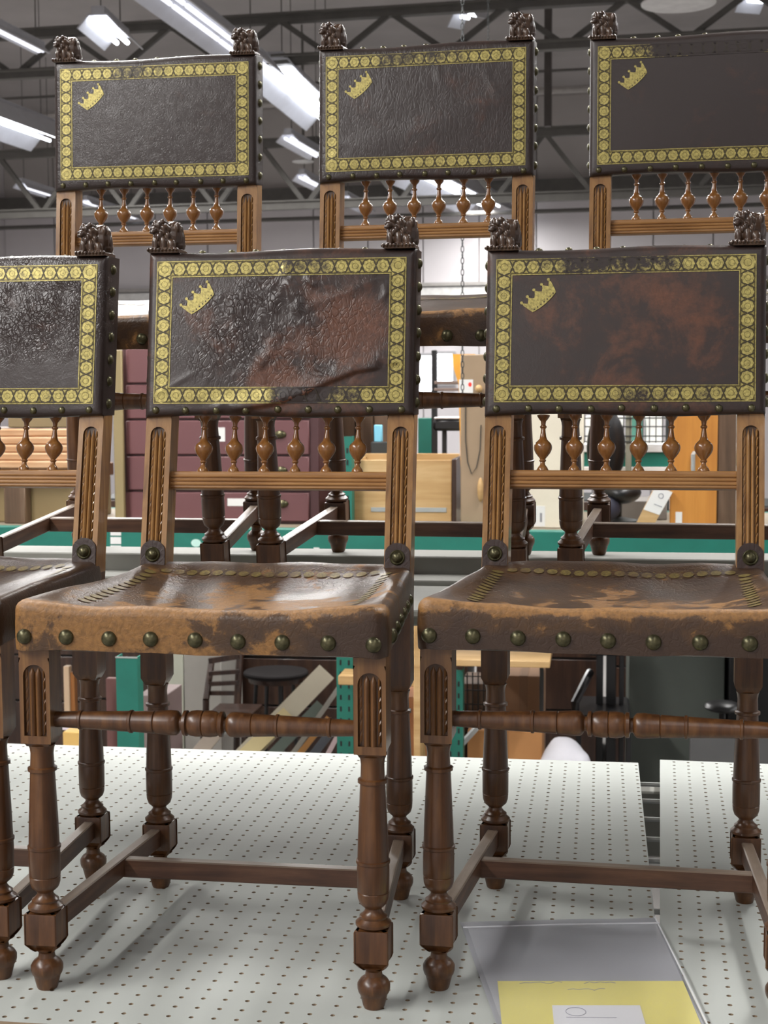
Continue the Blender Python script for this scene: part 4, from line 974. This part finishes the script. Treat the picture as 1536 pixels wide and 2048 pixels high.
mbs = mbx('dark_shelf_block', (at(742, 880, 6.735).x, 6.73, RZ), (at(778, 880, 6.735).x, 6.79, at(755, 884, 6.74).z), M_DARKM); tag(mbs, 'dark block carrying the small pale blue carton', 'block')
# right part
t = thing('cream_cabinet', 'cream white cabinet side with a paper note, left of the right chair spindles', 'cabinet', (at(1112, 1062, 6.3).x, 6.3, RZ))
rel(bx('body', 1056, 800, 1166, 1062, 6.3, .45, paint(205, 198, 180), t, zb=RZ), t)
xa, xb, za, zb_ = ext(1068, 1012, 1090, 1053, 6.298); mb = MB(); mb.box((xa, 6.2985, za), (xb, 6.30, zb_)); n_ = rel(mb.build('paper_note', M_PAPER, t), t)
xa, xb, za, zb_ = ext(1080, 1026, 1084, 1044, 6.298); mb = MB(); mb.box((xa, 6.2978, za), (xb, 6.2986, zb_)); mb.build('print', paint(120, 120, 125), n_)
t = thing('orange_cabinet', 'orange wooden cabinet with a silver handle behind the right chair', 'cabinet', (at(1390, 1055, 6.3).x, 6.3, RZ))
rel(bx('carcass', 1436, 780, 1476, 1056, 6.31, .5, WOODB, t, zb=RZ), t)
d = rel(bx('door', 1341, 780, 1435, 1056, 6.3, .05, wood('orange_wood', (.42, .16, .025), (.56, .235, .04), (.66, .30, .06), .45, axis=2, coat=.2, k=.2), t, zb=RZ), t)
mb = MB(); mb.tube([at(1388, 906, 6.30), at(1386, 910, 6.275), at(1386, 940, 6.275), at(1388, 946, 6.30)], .009, 8); mb.build('handle', M_GALV, d)
xa, xb, za, zb_ = ext(1351, 1024, 1364, 1056, 6.297); mb = MB(); mb.box((xa, 6.2975, za), (xb, 6.30, zb_)); mb.build('paper_tag', M_PAPER, d)
t = thing('black_stool', 'black rounded office chair with a navy cushion behind the right chair spindles', 'chair', (at(1220, 1045, 6.45).x, 6.45, RZ))
mb = MB(); c = at(1212, 895, 6.6); mb.ball(c, (.085, .05, .17), 18, 12); rel(mb.build('backrest', M_BLACK, t), t)
mb = MB(); c = at(1240, 985, 6.5); mb.ball(c, (.092, .13, .05), 18, 12); rel(mb.build('seat', M_BLACK, t), t)
mb = MB(); c = at(1208, 1016, 6.42); mb.ball(c, (.072, .06, .060), 18, 12); rel(mb.build('cushion', paint(42, 44, 58), t), t)
mb = MB(); c = at(1235, 1000, 6.5); mb.lathe([(RZ, .10), (RZ+.015, .10), (RZ+.03, .02), (c.z, .02)], (c.x, c.y+.05, 0)); rel(mb.build('pedestal', M_DARKM, t), t)
bo = bx('grey_carton', 1236, 1002, 1334, 1054, 6.75, .3, paint(128, 124, 120), zb=RZ); tag(bo, 'low grey carton beside the navy cushion', 'carton')
t = thing('wire_shelf', 'white shelf with a dark wire basket behind the right chair spindles', 'shelf', (at(1250, 900, 7.25).x, 7.25, RZ))
rel(bx('shelf_board', 1160, 888, 1338, 904, 7.1, .35, paint(225, 225, 222), t), t); rel(bx('teal_rail', 1160, 905, 1338, 934, 7.12, .05, M_GREEN, t), t)
rel(bx('lower_board', 1160, 934, 1338, 950, 7.1, .35, paint(205, 200, 195), t), t); rel(bx('post', 1251, 790, 1263, 1052, 7.06, .03, paint(120, 118, 105), t, zb=RZ), t)
for k in range(13): rel(bx('wire', 1168+13*k, 828, 1170+13*k, 886, 7.06, .006, M_DARKM, t, .0005), t)
for y in (835, 852, 871, 882): rel(bx('wire', 1164, y, 1334, y+2.5, 7.055, .006, M_DARKM, t, .0005), t)
for k in range(4): rel(bx('paper_stack', 1172+40*k, 832, 1206+40*k, 887, 7.2, .15, paint(215, 215, 210) if k != 2 else paint(70, 120, 105), t), t)
for px in (1163, 1335): rel(bx('leg', px-4, 800, px+4, 1052, 7.3, .03, M_DARKM, t, zb=RZ), t)
# tilted board with a paper label
t = thing('labelled_board', 'tilted pale wood board with a white paper label, left of the orange cabinet', 'board', (at(1300, 1050, 6.27).x, 6.27, RZ))
p = [at(1272, 1048, 6.27), at(1304, 1056, 6.27), at(1346, 984, 6.27), at(1312, 968, 6.27)]; mb = MB(); mb.prism([(q.x, q.z) for q in p], 6.27, 6.29); rel(mb.build('board', WOODP, t), t)
p = [at(1287, 1019, 6.268), at(1319, 1030, 6.268), at(1345, 985, 6.268), at(1312, 970, 6.268)]; mb = MB(); mb.prism([(q.x, q.z) for q in p], 6.2685, 6.2699); l_ = rel(mb.build('paper_label', M_PAPER, t), t)
mb = MB(); c = at(1322, 992, 6.267); mb.tube([(c.x+.010*math.cos(k*.45), 6.268, c.z+.010*math.sin(k*.45)) for k in range(15)], .0012, 5); q, w = at(1308, 1008, 6.267), at(1324, 1014, 6.267); mb.tube([(q.x, 6.268, q.z), (w.x, 6.268, w.z)], .0012, 5); mb.build('print', paint(90, 95, 110), l_)
# hanging chains
def chain(label, px, pyb, Y, ztop):
    b = at(px, pyb, Y); mb = MB(); z = b.z; k = 0
    while z < ztop:
        pts = []
        for i in range(9):
            a = i*math.pi/4; u_, v_ = .0055*math.cos(a), .013*math.sin(a)
            pts.append((b.x+(u_ if k % 2 else u_*.25), Y+(0 if k % 2 else u_), z+v_))
        mb.tube(pts, .0017, 4); z += .0215; k += 1
    return tag(mb.build('chain', M_DARKM, None), label, 'chain')
chain('thin chain hanging down between the middle and right front chairs', 925, 786, 5.6, CEIL)
chain('second thin chain hanging behind the right spindles of the upper middle chair', 976, 470, 9.5, CEIL)
# ------------------------------------------------------------------ lower level, glimpsed under the seats
FL = FLOOR
t = thing('short_post', 'short open-topped green rack post under the seat of the middle chair', 'post', (at(254, 1312, 4.7).x, 4.7, FL))
x0 = at(233, 1400, 4.7).x; x1 = at(276, 1400, 4.7).x; zt = at(254, 1314, 4.7).z; mb = MB()
mb.box((x0, 4.7, FL), (x1, 4.704, zt)); mb.box((x0, 4.704, FL), (x0+.004, 4.76, zt)); mb.box((x1-.004, 4.704, FL), (x1, 4.76, zt)); rel(mb.build('channel', M_GREEN, t), t)
mb = MB(); mb.box((x0-.001, 4.6985, zt-.004), (x1+.001, 4.7006, zt+.001)); rel(mb.build('bare_rim', M_GALV, t), t)
rel(mbx('foot_plate', (x0-.03, 4.67, FL), (x1+.03, 4.79, FL+.008), M_GREEN, t), t)
def standing(name, label, cat, px0, py0, px1, Y, dep, mat, r=.004):
    o = bx(name, px0, py0, px1, py0+60, Y, dep, mat, None, r, zb=FL); return tag(o, label, cat)
t = thing('white_cabinet', 'greyish white metal cabinet with a small hole, behind the turned stretcher of the middle chair', 'cabinet', (at(385, 1300, 8.0).x, 8.0, FL))
rel(bx('side_panel', 330, 1262, 366, 1420, 8.0, .5, paint(178, 180, 165), t, zb=FL), t); o = rel(bx('door', 368, 1262, 442, 1420, 8.0, .5, paint(150, 147, 140), t, zb=FL), t)
c = at(355, 1391, 7.998); mb = MB(); mb.dome((c.x, 7.9995, c.z), .009, h=.2); rel(mb.build('hole_plug', M_BLACK, t), t)
t = thing('ladder_back_chair', 'brown ladder-back chair left of the round table, under the middle chair', 'chair', (at(450, 1400, 7.6).x, 7.6, FL))
BR = WOODD
mb = MB(); mb.tube([at(412, 1400, 7.6), at(424, 1318, 7.75)], .018, 8); mb.tube([at(412, 1400, 7.6), (at(412, 1400, 7.6).x, 7.55, FL)], .018, 8); rel(mb.build('back_post', BR, t), t)
mb = MB(); mb.tube([at(474, 1420, 7.6), at(480, 1300, 7.75)], .020, 8); mb.tube([at(474, 1420, 7.6), (at(474, 1420, 7.6).x, 7.55, FL)], .018, 8); rel(mb.build('back_post', BR, t), t)
for a, b in ((1322, 1312), (1347, 1343), (1368, 1365), (1386, 1386)):
    mb = MB(); mb.beam(at(418, a, 7.65), at(478, b, 7.65), .02, .022 if a > 1330 else .03); rel(mb.build('slat', BR, t), t)
rel(bx('seat', 400, 1440, 490, 1452, 7.2, .4, BR, t), t)
for px in (404, 486): rel(bx('leg', px-4, 1452, px+4, 1500, 7.22, .03, BR, t, zb=FL), t)
t = thing('round_table', 'dark round table on slim legs beneath the middle chair', 'table', (at(552, 1345, 7.9).x, 7.9, FL))
c = at(552, 1344, 7.9); mb = MB(); mb.lathe([(0, .17), (.006, .178), (.018, .180), (.026, .175)], (c.x, 7.9, c.z-.02), n=36); rel(mb.build('tabletop', plain('table_black', (.012,.010,.010), .75, spec=.2), t), t)
mb = MB(); mb.lathe([(-.03, .15), (0, .155)], (c.x, 7.9, c.z-.02), n=30); rel(mb.build('apron', WOODD, t), t)
for dx, dy in ((-.10, -.05), (-.03, -.1), (.05, -.1), (.10, -.03), (0, .1)):
    mb = MB(); mb.tube([(c.x+dx, 7.9+dy, c.z-.03), (c.x+dx*1.3, 7.9+dy*1.3, FL)], .011, 8); rel(mb.build('leg', M_BLACK, t), t)
pl = [('beige board leaning highest in the stack right of the round table', (560, 1440), (652, 1345), 42, (172, 165, 146), 7.0),
      ('grey-lilac board leaning lowest at the left of the board stack', (395, 1510), (452, 1440), 30, (150, 138, 126), 6.6),
      ('cream board with a tan edge in the middle of the board stack', (490, 1512), (575, 1428), 32, (190, 176, 132), 6.7),
      ('grey-green board right of the cream one in the stack', (545, 1510), (640, 1410), 22, (84, 94, 86), 6.8),
      ('dark brown narrow board in the stack, left of the orange-brown one', (583, 1512), (640, 1445), 14, (62, 50, 42), 6.75),
      ('orange-brown narrow board in the board stack', (598, 1510), (655, 1438), 12, (176, 122, 52), 6.7),
      ('dark slate board right of the orange-brown one in the stack', (625, 1512), (680, 1440), 18, (48, 52, 58), 6.7),
      ('lilac-grey narrow board next to the slotted green upright', (655, 1510), (684, 1455), 10, (150, 132, 132), 6.5),
      ('grey narrow board leaning highest beside the slotted green upright', (640, 1430), (680, 1372), 10, (110, 106, 96), 6.9)]
for lab, a, b, wpx, col, Y in pl:
    p0, p1 = at(*a, Y), at(*b, Y+.25); d = (p1-p0).normalized(); p0 = p0 - d*((p0.z-FL)/d.z - .03) if True else p0
    p0 = Vector((p0.x, p0.y, max(p0.z, FL+.02)))
    mb = MB(); mb.beam(p0, p1, wpx*Y/F, .03, up=(.25, -1, .35)); tag(mb.build('leaning_board', paint(*col)), lab, 'board', 'boards leaning in the lower rack')
# plywood shelves and cartons
t = thing('plywood_shelf', 'pale plywood shelf with an upright side, between the slotted upright and the right chair', 'shelf', (at(750, 1360, 6.3).x, 6.3, FL))
rel(bx('shelf_board', 676, 1353, 838, 1372, 6.03, .16, WOODP, t), t); rel(bx('side_board', 827, 1220, 840, 1400, 6.0, .19, WOODP, t, zb=FL), t)
rel(bx('side_board', 712, 1372, 724, 1400, 6.04, .14, WOODP, t, zb=FL), t)
t = thing('plywood_table', 'pale plywood tabletop seen under the right chair seat', 'table', (at(1000, 1325, 6.2).x, 6.2, FL))
x0, x1, z0, z1 = ext(900, 1321, 1090, 1334, 6.1); rel(mbx('tabletop', (x0, 6.1, z0), (x1+.02, 6.75, z1), WOODP, t, .002), t)
for px in (905, 1079):
    rel(bx('leg', px, 1336, px+8, 1400, 6.71, .03, M_DARKM, t, zb=FL), t)
def carton(label, px0, py0, px1, py1, Y, dep, col, zb=None, seam=None):
    t = thing('carton', label, 'box', (at((px0+px1)/2, py1, Y).x, Y, FL if zb is None else zb))
    zz = FL if zb is None else zb
    rel(bx('body', px0, py0, px1, py1, Y, dep, paint(*col, .8), t, .004, zb=zz), t)
    x0, x1, z0, z1 = ext(px0, py0, px1, py1, Y); rel(mbx('tape', ((x0+x1)/2-.02, Y-.001, zz+.02), ((x0+x1)/2+.02, Y+dep*.9, z1+.001), paint(*[int(c*.9) for c in col], .5), t, .0005), t)
    return t
carton('tan carton standing between the legs of the middle and right chairs', 775, 1395, 905, 1510, 6.75, .4, (188, 128, 86))
carton('small tan carton at the shelf edge under the right chair, nearest its back leg', 935, 1462, 1084, 1520, 6.4, .25, (176, 126, 78))
carton('brown carton standing behind the small tan one under the right chair', 1008, 1352, 1086, 1470, 7.0, .35, (140, 108, 82))
t = thing('wire_crate', 'dark wire crate with brown contents behind the thin green upright', 'crate', (at(955, 1400, 6.9).x, 6.9, FL))
for k in range(6): rel(bx('wire', 922+11*k, 1345, 924.5+11*k, 1475, 6.88, .006, M_BLACK, t, .0005, zb=FL), t)
for k in range(5): rel(bx('wire', 918, 1352+28*k, 990, 1354+28*k, 6.875, .006, M_BLACK, t, .0005), t)
rel(bx('contents', 922, 1368, 986, 1470, 6.95, .3, WOODB, t, zb=FL), t)
# white cloth bag
mb = MB(); c = at(1128, 1520, 6.3)
mb.ball((c.x, 6.35, c.z-.10), (.115, .10, .19), 20, 14); mb.ball((c.x-.02, 6.35, c.z+.03), (.05, .05, .06), 16, 10); mb.ball((c.x+.06, 6.33, c.z-.02), (.055, .06, .06), 14, 10); mb.ball((c.x-.06, 6.33, c.z-.04), (.05, .06, .06), 14, 10)
o = mb.build('cloth_bag', paint(205, 205, 212)); md = o.modifiers.new('remesh', 'REMESH'); md.mode = 'VOXEL'; md.voxel_size = .012; md.use_smooth_shade = True
tag(o, 'rumpled white cloth bag peeking over the shelf edge', 'bag'); BZ = c.z-.29
st = mbx('bag_stand', (c.x-.085, 6.25, FL), (c.x+.15, 6.6, BZ+.004), WOODD); tag(st, 'dark low chest carrying the white cloth bag', 'chest')
# black office chair and dark things right
t = thing('dark_armchair', 'black turned armchair standing in the dark under the right chair', 'chair', (at(1210, 1400, 7.0).x, 7.0, FL))
for px, w in ((1192, 14), (1212, 20), (1238, 10)): rel(bx('back_post', px, 1290, px+w, 1500, 7.0, .05, M_BLACK, t, zb=FL), t)
rel(bx('seat', 1150, 1432, 1262, 1458, 6.75, .45, M_BLACK, t, .012), t); rel(bx('top_rail', 1180, 1285, 1252, 1312, 7.0, .05, M_BLACK, t), t)
for px in (1152, 1252): rel(bx('leg', px, 1455, px+10, 1520, 6.77, .05, M_BLACK, t, zb=FL), t)
mb = MB(); mb.tube([at(1180, 1345, 7.0), at(1165, 1375, 6.85), at(1150, 1405, 6.8), at(1152, 1440, 6.8)], .02, 8); rel(mb.build('arm', M_BLACK, t), t)
standing('grey_cabinet', 'dull grey-green metal cabinet with stains under the right chair seat', 'cabinet', 1257, 1270, 1450, 7.4, .6, paint(82, 88, 82))
standing('black_cabinet', 'near-black cabinet at the far right under the right chair seat', 'cabinet', 1460, 1270, 1560, 7.3, .6, M_BLACK)
standing('slate_panel', 'slate grey panel low behind the right pegboard', 'panel', 1380, 1462, 1560, 6.6, .05, paint(84, 84, 84))
mb = MB(); c = at(1445, 1413, 6.9); mb.ball(c, (.085, .10, .026), 18, 8); mb.lathe([(FL, .09), (FL+.02, .09), (FL+.03, .015), (c.z, .015)], (c.x, c.y, 0)); tag(mb.build('black_stand', M_BLACK), 'flat black round stand before the grey-green cabinet', 'stand')
# left
for lab, a, col, Y in (('pale wood stick standing left of the rear leg of the left chair', (127, 1333, 138), (196, 170, 140), 6.6), ('brown wood stick close to the pale one', (140, 1345, 149), (150, 98, 50), 6.62)):
    standing('wood_stick', lab, 'stick', a[0], a[1], a[2], Y, .04, paint(*col), .002)
t = thing('lilac_board', 'small lilac-grey box low behind the middle chair rear legs', 'box', (at(300, 1395, 6.9).x, 6.9, FL)); rel(bx('body', 274, 1392, 330, 1440, 6.9, .3, paint(150, 132, 130), t, zb=FL), t)
standing('pink_panel', 'dusty pink panel low behind the left chair rear leg', 'panel', 212, 1357, 236, 7.1, .04, paint(130, 92, 88))
standing('yellow_wood_block', 'yellow wooden block at the shelf edge behind the left legs', 'block', 126, 1464, 163, 6.2, .13, paint(196, 160, 92))
mb = MB(); p0, p1 = at(105, 1447, 6.4), at(165, 1450, 6.4); mb.beam(p0, p1, .10, .03); o = tag(mb.build('white_plank', paint(205, 196, 205)), 'white plank lying above the yellow wooden block', 'plank')
o2 = mbx('plank_trestle', (p0.x+.01, 6.36, FL), (p1.x-.01, 6.44, p0.z-.016), WOODD); tag(o2, 'dark trestle under the white plank', 'trestle')
# dark backdrop: a row of crates added to block the bright wall behind
for k in range(9):
    x0 = -4.6+.78*k; top = (.02, -.06, .05, -.02, .0, .06, -.04, .03, 0)[k]
    t = thing('backdrop_crate', ('added dark brown crate number %s from the left of the row hiding the bright wall' % 'one,two,three,four,five,six,seven,eight,nine'.split(',')[k]), 'crate', (x0+.36, 8.9, FL), (0, 0, 0), 'added dark crates behind the rack')
    for i in range(5): rel(mbx('board', (x0, 8.6, FL+.02+i*(top-FL-.02)/5), (x0+.73, 8.625, FL+.02+(i+1)*(top-FL-.02)/5-.012), WOODD, t, .003), t)
    rel(mbx('body', (x0+.01, 8.626, FL), (x0+.72, 9.2, top), M_DARKM, t), t)
